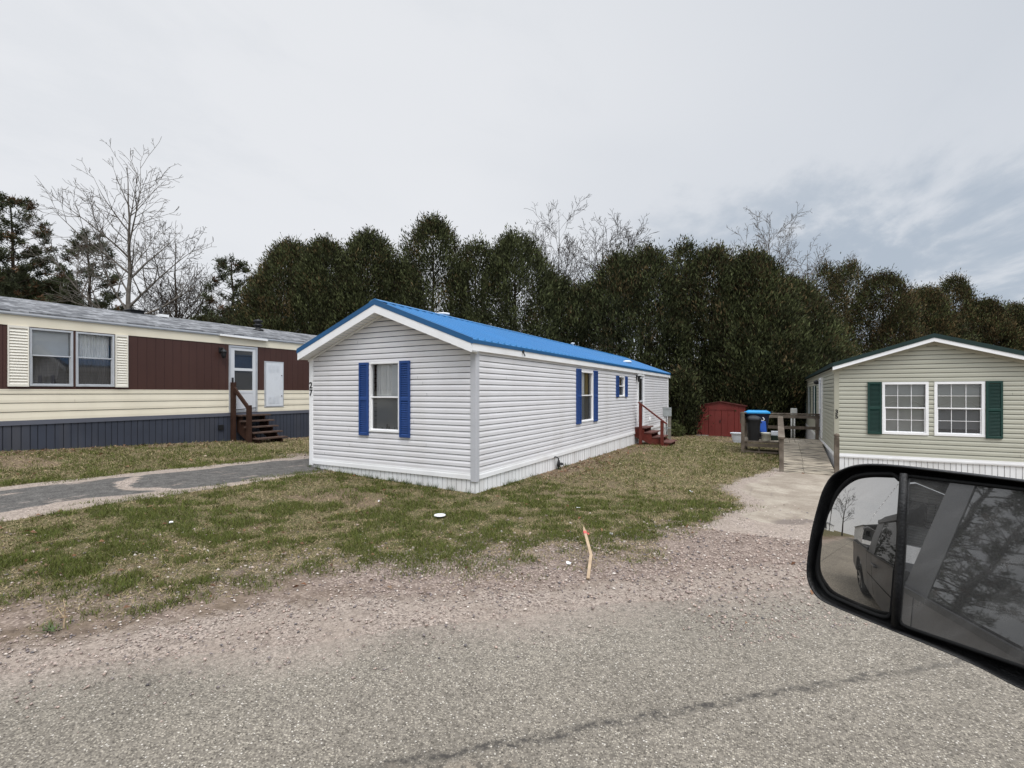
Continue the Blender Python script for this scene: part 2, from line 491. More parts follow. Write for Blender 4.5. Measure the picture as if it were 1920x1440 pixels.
M['soffit'] = mat('soffit', (.5, .48, .43), .6, .05, 2)
M['cream'] = mat('cream_metal', (.75, .685, .545), .45, .04, 1.5, .35, stain=(.42, .35, .24), stain_scale=1.2, stain_amt=.2, streak=True)
M['groove_c'] = mat('lap_shadow_cream', (.2, .165, .11), .8, .1, 4)  # painted lap shadow, brown-toned for the cream courses
M['brown'] = mat('brown_metal', (.058, .025, .019), .5, .07, 1.3, .35, stain=(.085, .045, .035), stain_scale=1.6, stain_amt=.3, streak=True)
M['groove_b'] = mat('brown_groove', (.035, .012, .011), .6, .1, 4)
M['cream_white'] = mat('cream_shutter', (.76, .72, .63), .5, .04, 3)
M['alu'] = mat('mill_aluminium', (.52, .53, .545), .38, .08, 5, .5, metal=.35)
M['slate'] = mat('slate_blue_skirt', (.042, .048, .066), .6, .1, 2, .3, stain=(.1, .095, .095), stain_scale=1.8, stain_amt=.35, streak=True)
M['groove_sl'] = mat('slate_groove', (.024, .027, .037), .7, .1, 4)
M['slate_band'] = mat('slate_band', (.105, .11, .135), .55, .08, 2)
M['door_w'] = mat('storm_door_white', (.60, .61, .63), .4, .04, 2)
M['panel_w'] = mat('panel_door_white', (.66, .68, .71), .45, .05, 6, .3, stain=(.35, .36, .37), stain_scale=6, stain_amt=.3)
M['black'] = mat('black_metal', (.012, .012, .013), .5, .2, 8)
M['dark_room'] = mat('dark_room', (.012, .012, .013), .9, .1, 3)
M['blind'] = mat('blind_white', (.78, .78, .77), .6, .05, 3)
M['lace'] = mat('curtain_white', (.84, .83, .81), .85, .08, 5)
M['curtain_grey'] = mat('curtain_grey', (.55, .53, .5), .85, .1, 5)
M['curtain_tan'] = mat('curtain_tan', (.35, .27, .13), .85, .1, 5)
M['redwood'] = mat('red_stain', (.115, .022, .015), .7, .18, 6, .25, stain=(.15, .07, .05), stain_scale=4, stain_amt=.4)
M['redwood_tread'] = mat('red_stain_worn', (.13, .06, .05), .75, .2, 8, .25)
M['brownwood'] = mat('brown_stain', (.042, .02, .013), .75, .2, 6, .2)
M['brownwood_tread'] = mat('brown_stain_worn', (.085, .055, .043), .8, .25, 8, .2)
M['shed_red'] = mat('shed_red', (.155, .027, .022), .6, .12, 2, .3, stain=(.11, .045, .035), stain_scale=1.5, stain_amt=.45, streak=True)
M['shed_red2'] = mat('shed_red_trim', (.085, .02, .017), .6, .12, 2, .3)
M['fence_red'] = mat('fence_red', (.075, .013, .012), .75, .2, 3, .2)
M['galv'] = mat('galvanised', (.36, .38, .375), .5, .1, 5, .4, metal=.2)
M['pvc'] = mat('pvc_grey', (.48, .47, .44), .5, .08, 5)
M['postwood'] = mat('grey_post', (.2, .18, .15), .85, .25, 7, .2)
M['bin_black'] = mat('bin_black', (.011, .011, .012), .45, .2, 5, .4)
M['bin_navy'] = mat('bin_navy', (.008, .011, .03), .5, .2, 4, .4)
M['lid_blue'] = mat('lid_blue', (.02, .27, .58), .4, .1, 3, .4)
M['tote_blue'] = mat('tote_blue', (.012, .085, .42), .45, .1, 4, .4)
M['bucket_w'] = mat('bucket_white', (.56, .55, .47), .45, .1, 8)
M['tub_w'] = mat('tub_white', (.6, .62, .66), .45, .1, 6)
M['bin_green'] = mat('bin_green', (.015, .03, .02), .5, .2, 5)
M['stake'] = mat('raw_lath', (.44, .325, .215), .8, .15, 12, .2)
M['tape'] = mat('pink_tape', (.60, .12, .10), .6, .08, 6)
M['paper'] = mat('white_scrap', (.8, .8, .8), .6, .05, 6)
M['twig'] = mat('twig', (.22, .15, .09), .9, .2, 8)

def bark_mat(name, c):
    return mat(name, c, .95, .35, 6, .1, bump=.6, bscale=14)
M['bark_grey'] = bark_mat('bark_grey', (.13, .115, .10))
M['bark_dark'] = bark_mat('bark_dark', (.04, .032, .025))
M['bark_pale'] = bark_mat('bark_pale', (.21, .185, .165))

def weathered_wood():
    m = bpy.data.materials.new('weathered_boards'); nt, N, L = nodes_of(m); b = N['Principled BSDF']
    ge = N.new('ShaderNodeNewGeometry')
    mp = N.new('ShaderNodeMapping'); mp.inputs['Scale'].default_value = (1.1, 8, 8); L.new(ge.outputs['Position'], mp.inputs['Vector'])
    n = N.new('ShaderNodeTexNoise'); n.inputs['Scale'].default_value = 2.6; n.inputs['Detail'].default_value = 9; L.new(mp.outputs[0], n.inputs['Vector'])
    r = N.new('ShaderNodeValToRGB'); e = r.color_ramp.elements
    e[0].position = .38; e[0].color = (.05, .042, .035, 1); e[1].position = .70; e[1].color = (.52, .45, .35, 1)
    x = e.new(.50); x.color = (.30, .26, .205, 1)
    L.new(n.outputs['Fac'], r.inputs[0]); L.new(r.outputs[0], b.inputs['Base Color'])
    b.inputs['Roughness'].default_value = .9; b.inputs['Specular IOR Level'].default_value = .15
    return m
M['boards'] = weathered_wood()
M['rail_wood'] = mat('rail_wood', (.125, .10, .078), .9, .3, 7, .15, stain=(.28, .245, .2), stain_scale=3, stain_amt=.6)

def shingles():
    m = bpy.data.materials.new('grey_shingles'); nt, N, L = nodes_of(m); b = N['Principled BSDF']
    ge = N.new('ShaderNodeNewGeometry')
    sx = N.new('ShaderNodeSeparateXYZ'); L.new(ge.outputs['Position'], sx.inputs[0])
    cb = N.new('ShaderNodeCombineXYZ'); L.new(sx.outputs['Y'], cb.inputs['X']); L.new(sx.outputs['X'], cb.inputs['Y'])
    br = N.new('ShaderNodeTexBrick'); br.inputs['Scale'].default_value = 1.0
    br.inputs['Brick Width'].default_value = .3; br.inputs['Row Height'].default_value = .135; br.inputs['Mortar Size'].default_value = .004
    br.inputs['Color1'].default_value = (.075, .078, .084, 1); br.inputs['Color2'].default_value = (.27, .272, .28, 1); br.inputs['Mortar'].default_value = (.05, .05, .055, 1)
    L.new(cb.outputs[0], br.inputs['Vector'])
    n = N.new('ShaderNodeTexNoise'); n.inputs['Scale'].default_value = 7; n.inputs['Detail'].default_value = 8; L.new(ge.outputs['Position'], n.inputs['Vector'])
    r = N.new('ShaderNodeMapRange'); r.inputs[1].default_value = .3; r.inputs[2].default_value = .7; r.inputs[3].default_value = .5; r.inputs[4].default_value = 1.35
    L.new(n.outputs['Fac'], r.inputs[0])
    v = N.new('ShaderNodeVectorMath'); v.operation = 'SCALE'; L.new(br.outputs['Color'], v.inputs[0]); L.new(r.outputs[0], v.inputs['Scale'])
    L.new(v.outputs[0], b.inputs['Base Color']); b.inputs['Roughness'].default_value = .9
    return m
M['shingles'] = shingles()

GL['clear'] = glass_mat('window_glass', (.92, .93, .93), .03)
GL['screen'] = glass_mat('screened_glass', (.55, .56, .57), .03, .08, (.13, .135, .14), .35)
GL['grey'] = glass_mat('grey_glass', (.74, .75, .73), .05, .02, (.12, .12, .11), .12)
GL['dark'] = glass_mat('storm_glass', (.38, .37, .37), .05, .02, (.08, .075, .07), .3)

# ------------------------------------------------------------------ HOME with the blue roof
def blue_home():
    X0, X1, Y0, Y1 = -8.63, -4.505, 6.963, 23.62
    h = thing('mobile_home', 'white mobile home with bright blue metal roof and blue shutters', 'house', (-6.57, 6.963, .1))
    WF = Wall((X0, Y0), (1, 0, 0), (0, -1, 0)); WR = Wall((X1, Y0), (0, 1, 0), (1, 0, 0))
    WL = Wall((X0, Y0), (0, 1, 0), (-1, 0, 0)); WB = Wall((X0, Y1), (1, 0, 0), (0, 1, 0))
    wf, L = X1 - X0, Y1 - Y0
    xm, zr, sl = -6.5675, 3.43, .382
    ztop = lambda x: zr - sl * abs(x - xm) - .225
    um = xm - X0
    top = [(sl, 1.0, ztop(xm) + sl * um), (-sl, 1.0, ztop(xm) - sl * um)]
    win_f = (1.693, 2.456, .965, 2.30)
    win_1 = (11.97 - Y0, 12.95 - Y0, .935, 2.285); win_2 = (15.41 - Y0, 16.14 - Y0, 1.58, 2.255)
    door = (17.86 - Y0, 18.80 - Y0, .42, 2.43)
    w = MB()
    siding(w, WF, .085, wf - .085, .34, 3.25, .1016, [win_f], top)
    siding(w, WR, .085, L - .085, .34, 2.47, .1016, [win_1, win_2, door])
    siding(w, WL, .085, L - .085, .34, 2.47, .1016)
    WB.quad(w, 0, wf, .34, 2.47, .0); w.face([WB(0, 2.47), WB(wf, 2.47), WB(um, ztop(xm))])
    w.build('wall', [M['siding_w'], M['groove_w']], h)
    for W, ln in ((WF, wf), (WR, L), (WL, L), (WB, wf)):
        s = MB(); p0 = W.P
        gr = lambda u, W=W: g(W(u, 0)[0], W(u, 0)[1]) - .08
        ribbed(s, W, .0, ln, gr, .235, .102 if W is not WR else .15, .012, .010, .18)
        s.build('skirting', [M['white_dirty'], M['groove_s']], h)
        t = MB(); W.bar(t, .085, ln - .085, .228, .302, -.03, .030); W.bar(t, .085, ln - .085, .302, .34, -.03, .022)
        t.build('base_trim', M['white'], h)
    for (cx, cy, sx, sy, z1, mm) in ((X1, Y0, -1, 1, 2.47, 'post_w'), (X0, Y0, 1, 1, 2.42, 'white'), (X1, Y1, -1, -1, 2.47, 'white'), (X0, Y1, 1, -1, 2.47, 'white')):
        c = MB(); a = .088; o = .026
        c.prism([(cx - sx * o, cy - sy * o, .19), (cx + sx * a, cy - sy * o, .19), (cx + sx * a, cy, .19), (cx, cy, .19), (cx, cy + sy * a, .19), (cx - sx * o, cy + sy * a, .19)], (0, 0, z1 - .19))
        c.build('corner_post', M[mm], h, bevel=.006)
    # roof sheet with ribs
    ye, xr, xl = 6.71, -4.42, -8.715
    yb = Y1 + .12
    def zt(x): return zr - sl * abs(x - xm)
    r = MB(); prof = []
    y = ye
    while y < yb - .05:
        prof += [(y, 0), (y + .175, 0), (y + .188, .026), (y + .214, .026), (y + .2286, 0)]
        y += .2286
    prof.append((yb, 0))
    for xe in (xr, xl):
        for (ya, a), (yc, c) in zip(prof[:-1], prof[1:]):
            if yc - ya < 1e-6: continue
            p = [(xm, ya, zr + a), (xe, ya, zt(xe) + a), (xe, yc, zt(xe) + c), (xm, yc, zr + c)]
            r.face(p if xe > xm else p[::-1])
            q = [(xe, ya, zt(xe) - .012), (xe, yc, zt(xe) - .012), (xe, yc, zt(xe) + c), (xe, ya, zt(xe) + a)]
            r.face(q if xe > xm else q[::-1])
    # underside
    for xe in (xr, xl):
        p = [(xm, ye, zr - .014), (xm, yb, zr - .014), (xe, yb, zt(xe) - .014), (xe, ye, zt(xe) - .014)]
        r.face(p if xe > xm else p[::-1])
    ro = r.build('roof', M['blue_roof'], h)
    rc = MB()
    for sx in (1, -1):
        a = (xm, 0, zr + .024); b = (xm + sx * .14, 0, zr + .024 - sl * .14)
        rc.prism([(a[0], ye - .012, a[2]), (b[0], ye - .012, b[2]), (b[0], ye - .012, b[2] + .012), (a[0], ye - .012, a[2] + .012)], (0, yb - ye + .024, 0))
    rc.build('ridge_cap', M['blue_roof'], ro)
    # blue rake trim and white fascia at both gable ends, drip edge and fascia along the eaves
    bt, wt = MB(), MB()
    for y0, y1 in ((ye - .012, ye + .012), (yb - .012, yb + .012)):
        for xe in (xr, xl):
            e = xe + (.02 if xe > xm else -.02)
            for m_, a, b, yo0, yo1, xx in ((bt, .018, -.078, y0 - .006, y1 + .006, e), (wt, -.070, -.225, y0, y1, xe)):
                m_.prism([(xm, yo0, zr + a), (xx, yo0, zt(xx) + a), (xx, yo0, zt(xx) + b), (xm, yo0, zr + b)], (0, yo1 - yo0, 0))
    for xe, sx in ((xr, 1), (xl, -1)):
        x = xe - sx * .012
        bt.box(min(x, x + sx * .014), max(x, x + sx * .014), ye + .02, yb - .02, zt(xe) - .070, zt(xe) - .012)
        xa = xe - sx * .035
        wt.box(min(xa, xa + sx * .022), max(xa, xa + sx * .022), ye + .014, yb - .014, zt(xe) - .190, zt(xe) - .016)
        xw = X1 if sx > 0 else X0
        wt.box(min(xw, xa), max(xw, xa), ye + .02, yb - .02, zt(xe) - .188, zt(xe) - .176)
    wt.build('fascia', M['white'], h)
    bt.build('rake_trim', M['blue_trim'], h)
    so = MB()
    for xe in (xr, xl):
        n = 22
        for i in range(n):                                       # vented soffit planks
            xa, xb = xm + (xe - xm) * i / n, xm + (xe - xm) * (i + .93) / n; xc = xm + (xe - xm) * (i + 1) / n
            so.face([(xa, ye + .013, zt(xa) - .212), (xb, ye + .013, zt(xb) - .212), (xb, Y0, zt(xb) - .212), (xa, Y0, zt(xa) - .212)])
            so.face([(xb, ye + .013, zt(xb) - .205), (xc, ye + .013, zt(xc) - .205), (xc, Y0, zt(xc) - .205), (xb, Y0, zt(xb) - .205)])
        so.prism([(xm, Y0 - .03, zr - .212), (xe * .985 + xm * .015, Y0 - .03, zt(xe) - .206), (xe * .985 + xm * .015, Y0 - .03, zt(xe) - .246), (xm, Y0 - .03, zr - .252)], (0, .012, 0))
    so.build('soffit', M['white'], h)
    # openings
    o, bl, cu, (a, b, c, d) = window(h, WF, *win_f, M['white'], .036, mid=1.63)
    bl(c, d - .01, a + .06, tilt=.9); cu(a + .14, b - .22, 1.66, d, M['lace'], off=-.07)
    for u, s_ in ((2.08, .05), (2.13, .028), (2.27, .022), (1.95, .02), (2.34, .018)):
        fig = MB(); fig.lathe(WF(u, c + .02, -.055), [(0, 0), (s_ * .5, .0), (s_ * .45, s_ * .8), (s_ * .22, s_ * 1.1), (s_ * .3, s_ * 1.5), (0, s_ * 1.9)], 8)
        fig.build('figurine', M['black'], o, True)
    shutter(h, WF, 1.437, 1.676, .885, 2.30, M['blue_shut']); shutter(h, WF, 2.472, 2.712, .885, 2.305, M['blue_shut'])
    o, bl, cu, (a, b, c, d) = window(h, WR, *win_1, M['white'], .036, mid=1.64)
    cu(a, a + .62 * (b - a), c, d, M['lace']); cu(b - .34 * (b - a), b, c, d, M['curtain_tan'])
    shutter(h, WR, 11.645 - Y0, 11.955 - Y0, .905, 2.33, M['blue_shut']); shutter(h, WR, 12.965 - Y0, 13.28 - Y0, .905, 2.33, M['blue_shut'])
    o, bl, cu, (a, b, c, d) = window(h, WR, *win_2, M['white'], .036, mid=1.93)
    cu(a, b, c, d, M['curtain_tan'])
    shutter(h, WR, 15.14 - Y0, 15.40 - Y0, 1.57, 2.255, M['blue_shut'], ()); shutter(h, WR, 16.15 - Y0, 16.43 - Y0, 1.57, 2.255, M['blue_shut'], ())
    # door
    u0, u1, z0, z1 = door
    f = MB()
    WR.bar(f, u0, u0 + .07, z0, z1, -.05, .05); WR.bar(f, u1 - .07, u1, z0, z1, -.05, .05); WR.bar(f, u0 + .07, u1 - .07, z1 - .09, z1, -.05, .055)
    WR.bar(f, u0 + .07, u1 - .07, z0, z0 + .05, -.05, .05)
    f.build('door_frame', M['white'], h)
    dd = MB(); a, b = u0 + .07, u1 - .07
    WR.bar(dd, a, a + .09, z0 + .05, z1 - .09, -.02, .025); WR.bar(dd, b - .09, b, z0 + .05, z1 - .09, -.02, .025)
    for za, zb in ((z0 + .05, z0 + .42), (1.36, 1.42), (z1 - .19, z1 - .09)): WR.bar(dd, a + .09, b - .09, za, zb, -.02, .024)
    do = dd.build('door', M['door_w'], h)
    p = MB(); WR.quad(p, a + .09, b - .09, z0 + .42, 1.36, .0); WR.quad(p, a + .09, b - .09, 1.42, z1 - .19, .0); p.build('pane', GL['dark'], do)
    k = MB(); WR.bar(k, a + .02, a + .05, 1.28, 1.46, .025, .06); k.build('handle', M['black'], do)
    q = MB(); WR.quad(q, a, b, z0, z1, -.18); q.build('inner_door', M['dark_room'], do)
    lm = MB(); yy = 17.70
    lm.box(X1 + .0, X1 + .035, yy - .05, yy + .05, 2.18, 2.36); lm.box(X1 + .035, X1 + .17, yy - .06, yy + .06, 2.29, 2.33)
    lm.lathe((X1 + .11, yy, 2.10), [(0, 0), (.035, .01), (.05, .1), (.052, .19), (0, .2)], 10)
    lm.build('porch_lamp', M['black'], h)
    # small fixtures
    v = MB(); v.lathe((-5.03, 18.44, zt(-5.03) - .02), [(.13, 0), (.13, .05), (.17, .055), (.17, .09), (.10, .12), (0, .125)], 16); v.build('roof_vent', M['white'], ro, True)
    v = MB(); v.lathe((-6.70, 9.0, zt(-6.7) - .02), [(.12, 0), (.12, .13), (.15, .135), (.15, .17), (0, .18)], 16); v.build('roof_vent', M['white'], ro, True)
    v = MB(); v.lathe((-6.45, 16.4, zt(-6.45) - .02), [(.04, 0), (.04, .10), (.07, .11), (.07, .14), (0, .15)], 12); v.build('vent_pipe', M['white'], ro, True)
    m_ = MB(); y = 10.36
    m_.tube([(X1 + .01, y - .13, .235), (X1 + .07, y - .12, .245), (X1 + .075, y, .20), (X1 + .075, y, -.12)], .014, 8)
    m_.lathe((X1 + .085, y, .02), [(0, -.02), (.035, -.015), (.045, .03), (.035, .08), (.025, .13), (0, .14)], 12)
    m_.lathe((X1 + .10, y + .085, .05), [(0, -.012), (.065, -.01), (.07, .012), (.05, .03), (.02, .04), (0, .042)], 14)
    m_.tube([(X1 + .085, y, .06), (X1 + .10, y + .085, .06), (X1 + .10, y + .15, .06)], .016, 8)
    m_.build('gas_regulator', M['black'], h, True)
    e = MB(); WR.bar(e, 19.72 - Y0, 19.84 - Y0, .58, .74, .0, .07); e.build('outlet_box', M['white'], h, bevel=.01)
    e = MB(); e.box(xr - .03, xr + .01, 8.55, 8.60, 2.50, 2.56); e.tube([(xr, 8.57, 2.53), (xr + .03, 8.57, 2.47), (xr + .03, 8.59, 2.44)], .012, 6); e.build('wire_hook', M['black'], h)
    number(h, '2\n7', .182, (X0 + .034, Y0 - .030, 1.785), 0, M['black'], bold=.02)
    # loose steps at the side door
    s = thing('wooden_steps', 'red stained wooden steps with handrail at the side door of the blue roofed home', 'steps', (-3.95, 18.0, g(-3.95, 18)))
    zb = g(-3.9, 17.6)
    ya, yb2 = 17.42, 18.62
    steps = [(-4.50, -4.08, .465), (-4.16, -3.82, .305), (-3.88, -3.54, .145), (-3.60, -3.22, -.02)]
    for x0, x1, z in steps:
        t = MB(); t.box(x0, x1, ya + .06, yb2, z - .04, z); t.build('tread', M['redwood_tread'], s, bevel=.004)
    for y in (ya + .08, yb2 - .09):
        t = MB(); t.prism([(-4.50, y, .40), (-3.28, y, -.10), (-3.28, y, zb - .1), (-3.62, y, zb - .1), (-4.50, y, .12)], (0, .05, 0))
        for x0, x1, z in steps: t.box(x0 + .02, x1 - .08, y + .003, y + .047, z - .2, z - .042)
        t.build('stringer', M['redwood'], s)
    for (x, zt_) in ((-4.27, 1.31), (-3.52, .72)):
        t = MB(); t.box(x - .05, x + .05, ya - .045, ya + .055, zb - .15, zt_); t.build('post', M['redwood'], s, bevel=.005)
    t = MB(); t.bar((-4.34, ya, 1.37), (-3.36, ya, .62), .11, .042); t.build('handrail', M['redwood'], s)

blue_home()

# ------------------------------------------------------------------ HOME on the left: brown and cream
def brown_home():
    XW, YA, YB = -14.185, -1.5, 19.0
    h = thing('mobile_home', 'brown and cream mobile home with grey shingle roof and slate blue skirting', 'house', (-16.2, 8.0, .3))
    W = Wall((XW, YA), (0, 1, 0), (1, 0, 0)); u = lambda y: y - YA; L = YB - YA
    WE = Wall((XW - 4.2, YA), (1, 0, 0), (0, -1, 0)); WB = Wall((XW - 4.2, YB), (1, 0, 0), (0, 1, 0)); WW = Wall((XW - 4.2, YA), (0, 1, 0), (-1, 0, 0))
    wa = (u(4.215), u(4.955), 1.855, 3.12); wb = (u(5.005), u(5.745), 1.855, 3.12)
    door = (u(8.56), u(9.45), 1.13, 3.115); pan = (u(9.69), u(10.37), 1.25, 2.71)
    holes = [wa, wb, door, pan]
    b = MB(); ribbed(b, W, .03, L, lambda t: 1.775, 3.14, .2032, .010, .006, 0, holes); b.build('upper_wall', [M['brown'], M['groove_b']], h)
    c = MB(); siding(c, W, .03, L, 1.12, 1.775, .190, holes, lip=.014, gap=.012, dutch=.3)
    WE.quad(c, 0, 4.2, 1.1, 3.44, 0); WB.quad(c, 0, 4.2, 1.1, 3.44, 0); WW.quad(c, 0, L, 1.1, 3.44, 0)
    for Wg in (WE, WB): c.face([Wg(0, 3.44), Wg(4.2, 3.44), Wg(2.1, 4.0)])
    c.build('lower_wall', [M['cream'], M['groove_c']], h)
    fb = MB(); W.bar(fb, 0, L, 3.14, 3.385, -.03, .016); W.bar(fb, 0, L, 1.768, 1.79, -.03, .016); fb.build('cream_band', M['cream'], h)
    sk = MB(); ribbed(sk, W, 0, L, lambda t: g(XW, YA + t) - .1, 1.03, .135, .018, .012, .12); sk.build('skirting', [M['slate'], M['groove_sl']], h)
    sk = MB()
    for Wx, ln in ((WE, 4.2), (WB, 4.2), (WW, L)): Wx.quad(sk, 0, ln, -.3, 1.1, -.002)
    sk.build('skirting', M['slate'], h)
    sb = MB(); W.bar(sb, 0, L, 1.02, 1.12, -.03, .022); sb.build('skirting_band', M['slate_band'], h)
    # roof
    xr, xe, xb = XW - 2.1, XW + .06, XW - 4.26
    sl = .262; ze = 3.455; zr = ze + (xe - xr) * sl
    r = MB()
    r.prism([(xe, YA - .1, ze), (xr, YA - .1, zr), (xb, YA - .1, ze), (xb, YA - .1, ze - .03), (xr, YA - .1, zr - .03), (xe, YA - .1, ze - .03)], (0, L + .2, 0))
    ro = r.build('roof', M['shingles'], h)
    e = MB()
    e.box(XW, xe + .010, YA - .1, YB + .1, ze - .072, ze - .034); e.box(XW, xe - .012, YA - .1, YB + .1, ze - .095, ze - .075)
    e.build('drip_edge', M['alu'], h)
    gt = MB(); gt.bar((xe + .02, 8.27, 3.385), (xe + .02, 9.74, 3.36), .09, .05); gt.build('rain_deflector', M['white'], h)
    v = MB(); v.box(xr - .25, xr + .10, 6.95, 7.30, zr - .06, zr + .05); v.box(xr - .29, xr + .16, 6.91, 7.34, zr + .05, zr + .085); v.build('roof_vent', M['black'], ro, bevel=.01)
    v = MB(); v.box(xr + .02, xr + .3, 7.62, 7.85, zr - .06, zr + .02); v.build('roof_patch', M['white'], ro)
    v = MB(); v.lathe((xr + .1, 7.72, zr - .05), [(.035, 0), (.035, .3), (0, .31)], 10); v.build('vent_pipe', M['black'], ro, True)
    v = MB(); px, py, pz = -15.66, 10.48, 3.80
    v.lathe((px, py, pz), [(.17, 0), (.17, .09), (.085, .11), (.085, .19), (.13, .20), (.15, .23), (.10, .27), (.085, .28), (.085, .33), (.15, .345), (.13, .40), (0, .44)], 16)
    v.build('chimney', M['black'], ro, True)
    # windows
    for (w4, kind) in ((wa, 0), (wb, 1)):
        o, bl, cu, (a, b2, c2, d) = window(h, W, *w4, M['alu'], .040, mid=2.53, lower='dark')
        if kind == 0:
            bl(2.5, d, tilt=.8); cu(a, a + .42, c2, d, M['lace'], off=-.14, sw=-.0); cu(a + .36, b2 - .02, 2.0, d, M['lace'], off=-.16, sw=-.16)
        else:
            cu(a, a + .34, c2, d, M['lace']); cu(a + .3, b2, c2, d, M['curtain_grey'] if False else M['lace'], off=-.15)
    for y0, y1 in ((3.87, 4.20), (5.76, 6.02)): shutter(h, W, u(y0), u(y1), 1.845, 3.135, M['cream_white'], (), pitch=.062, fr=.02)
    # storm door
    u0, u1, z0, z1 = door
    f = MB(); W.bar(f, u0, u0 + .045, z0, z1, -.05, .035); W.bar(f, u1 - .045, u1, z0, z1, -.05, .035); W.bar(f, u0 + .045, u1 - .045, z1 - .05, z1, -.05, .035); W.bar(f, u0 + .045, u1 - .045, z0, z0 + .03, -.05, .035)
    f.build('door_frame', M['alu'], h)
    dd = MB(); a, b2 = u0 + .05, u1 - .05
    W.bar(dd, a, a + .12, z0 + .035, z1 - .055, -.02, .020); W.bar(dd, b2 - .10, b2, z0 + .035, z1 - .055, -.02, .020)
    for za, zb in ((z1 - .14, z1 - .055), (2.37, 2.45), (1.70, 1.78)): W.bar(dd, a + .12, b2 - .10, za, zb, -.02, .019)
    W.bar(dd, a + .12, b2 - .10, z0 + .035, 1.70, -.02, .012)
    do = dd.build('door', M['door_w'], h, bevel=.003)
    p = MB(); W.quad(p, a + .12, b2 - .10, 2.45, z1 - .14, .0); p.build('pane', GL['dark'], do)
    p = MB(); W.quad(p, a + .12, b2 - .10, 1.78, 2.37, .0); p.build('pane', GL['screen'], do)
    q = MB(); W.quad(q, a, b2, z0, z1, -.15); q.build('inner_door', mat('inner_door', (.09, .07, .06), .6), do)
    k = MB(); W.bar(k, a + .03, a + .07, 1.98, 2.16, .02, .06); k.build('handle', M['black'], do)
    k = MB(); k.bar(W(a + .0, z0 + .06, .05), W(b2, z0 + .12, .05), .02, .02); k.build('door_closer', M['black'], do)
    # utility hatch
    u0, u1, z0, z1 = pan
    f = MB(); W.bar(f, u0, u0 + .05, z0, z1, -.03, .02); W.bar(f, u1 - .03, u1, z0, z1, -.03, .02); W.bar(f, u0 + .05, u1 - .03, z1 - .035, z1, -.03, .02); W.bar(f, u0 + .05, u1 - .03, z0, z0 + .03, -.03, .02)
    f.build('hatch_frame', M['alu'], h)
    f = MB(); W.bar(f, u0 + .055, u1 - .035, z0 + .035, z1 - .04, -.02, .03)
    for rz in (z1 - .34, z0 + .12):
        for i in range(3):
            for j in range(7):
                W.bar(f, u0 + .13 + i * .14, u0 + .23 + i * .14, rz + j * .035, rz + j * .035 + .014, .03, .036)
    ho = f.build('hatch', M['panel_w'], h)
    for z in (z1 - .45, z0 + .35):
        f = MB(); f.lathe(W(u1 - .08, z, .03), [(0, 0), (.02, 0), (.02, .02), (0, .022)], 8); f.build('latch', M['black'], ho)
    lm = MB(); y = 8.33
    lm.box(XW, XW + .03, y - .06, y + .06, 2.88, 3.02)
    lm.tube([(XW + .03, y, 2.96), (XW + .10, y, 3.02), (XW + .15, y, 2.98)], .012, 6)
    lm.lathe((XW + .15, y, 2.70), [(0, 0), (.03, .01), (.06, .07), (.075, .17), (.09, .20), (.04, .26), (0, .29)], 8)
    lm.build('porch_lamp', M['black'], h)
    vt = MB(); W.bar(vt, u(8.25), u(8.40), .64, .78, -.01, .045); vt.build('skirt_vent', M['black'], h)
    # steps
    s = thing('wooden_steps', 'dark brown wooden steps with handrail at the door of the brown home', 'steps', (-13.7, 9.2, g(-13.7, 9.2)))
    st = [(-14.16, -13.86, 1.05), (-13.94, -13.68, .885), (-13.74, -13.48, .715), (-13.54, -13.28, .555), (-13.34, -13.06, .395)]
    for x0, x1, z in st:
        t = MB(); t.box(x0, x1, 8.74, 9.70, z - .042, z); t.build('tread', M['brownwood_tread'], s, bevel=.004)
    zb = g(-13.4, 9)
    for y in (8.80, 9.52):
        t = MB(); t.prism([(-14.16, y, .92), (-13.10, y, .30), (-13.10, y, zb - .1), (-13.45, y, zb - .1), (-14.16, y, .55)], (0, .045, 0))
        for x0, x1, z in st: t.box(x0 + .02, x1 - .08, y + .003, y + .042, z - .2, z - .044)
        t.build('stringer', M['brownwood'], s)
    for x, zt_, y in ((-14.08, 2.02, 8.64), (-13.36, 1.35, 8.66)):
        t = MB(); t.box(x - .065, x + .065, y - .05, y + .05, zb - .15, zt_); t.build('post', M['brownwood'], s, bevel=.008)
    t = MB(); t.bar((-14.08, 8.65, 1.86), (-13.33, 8.66, 1.22), .05, .11); t.build('handrail', M['brownwood'], s)

brown_home()

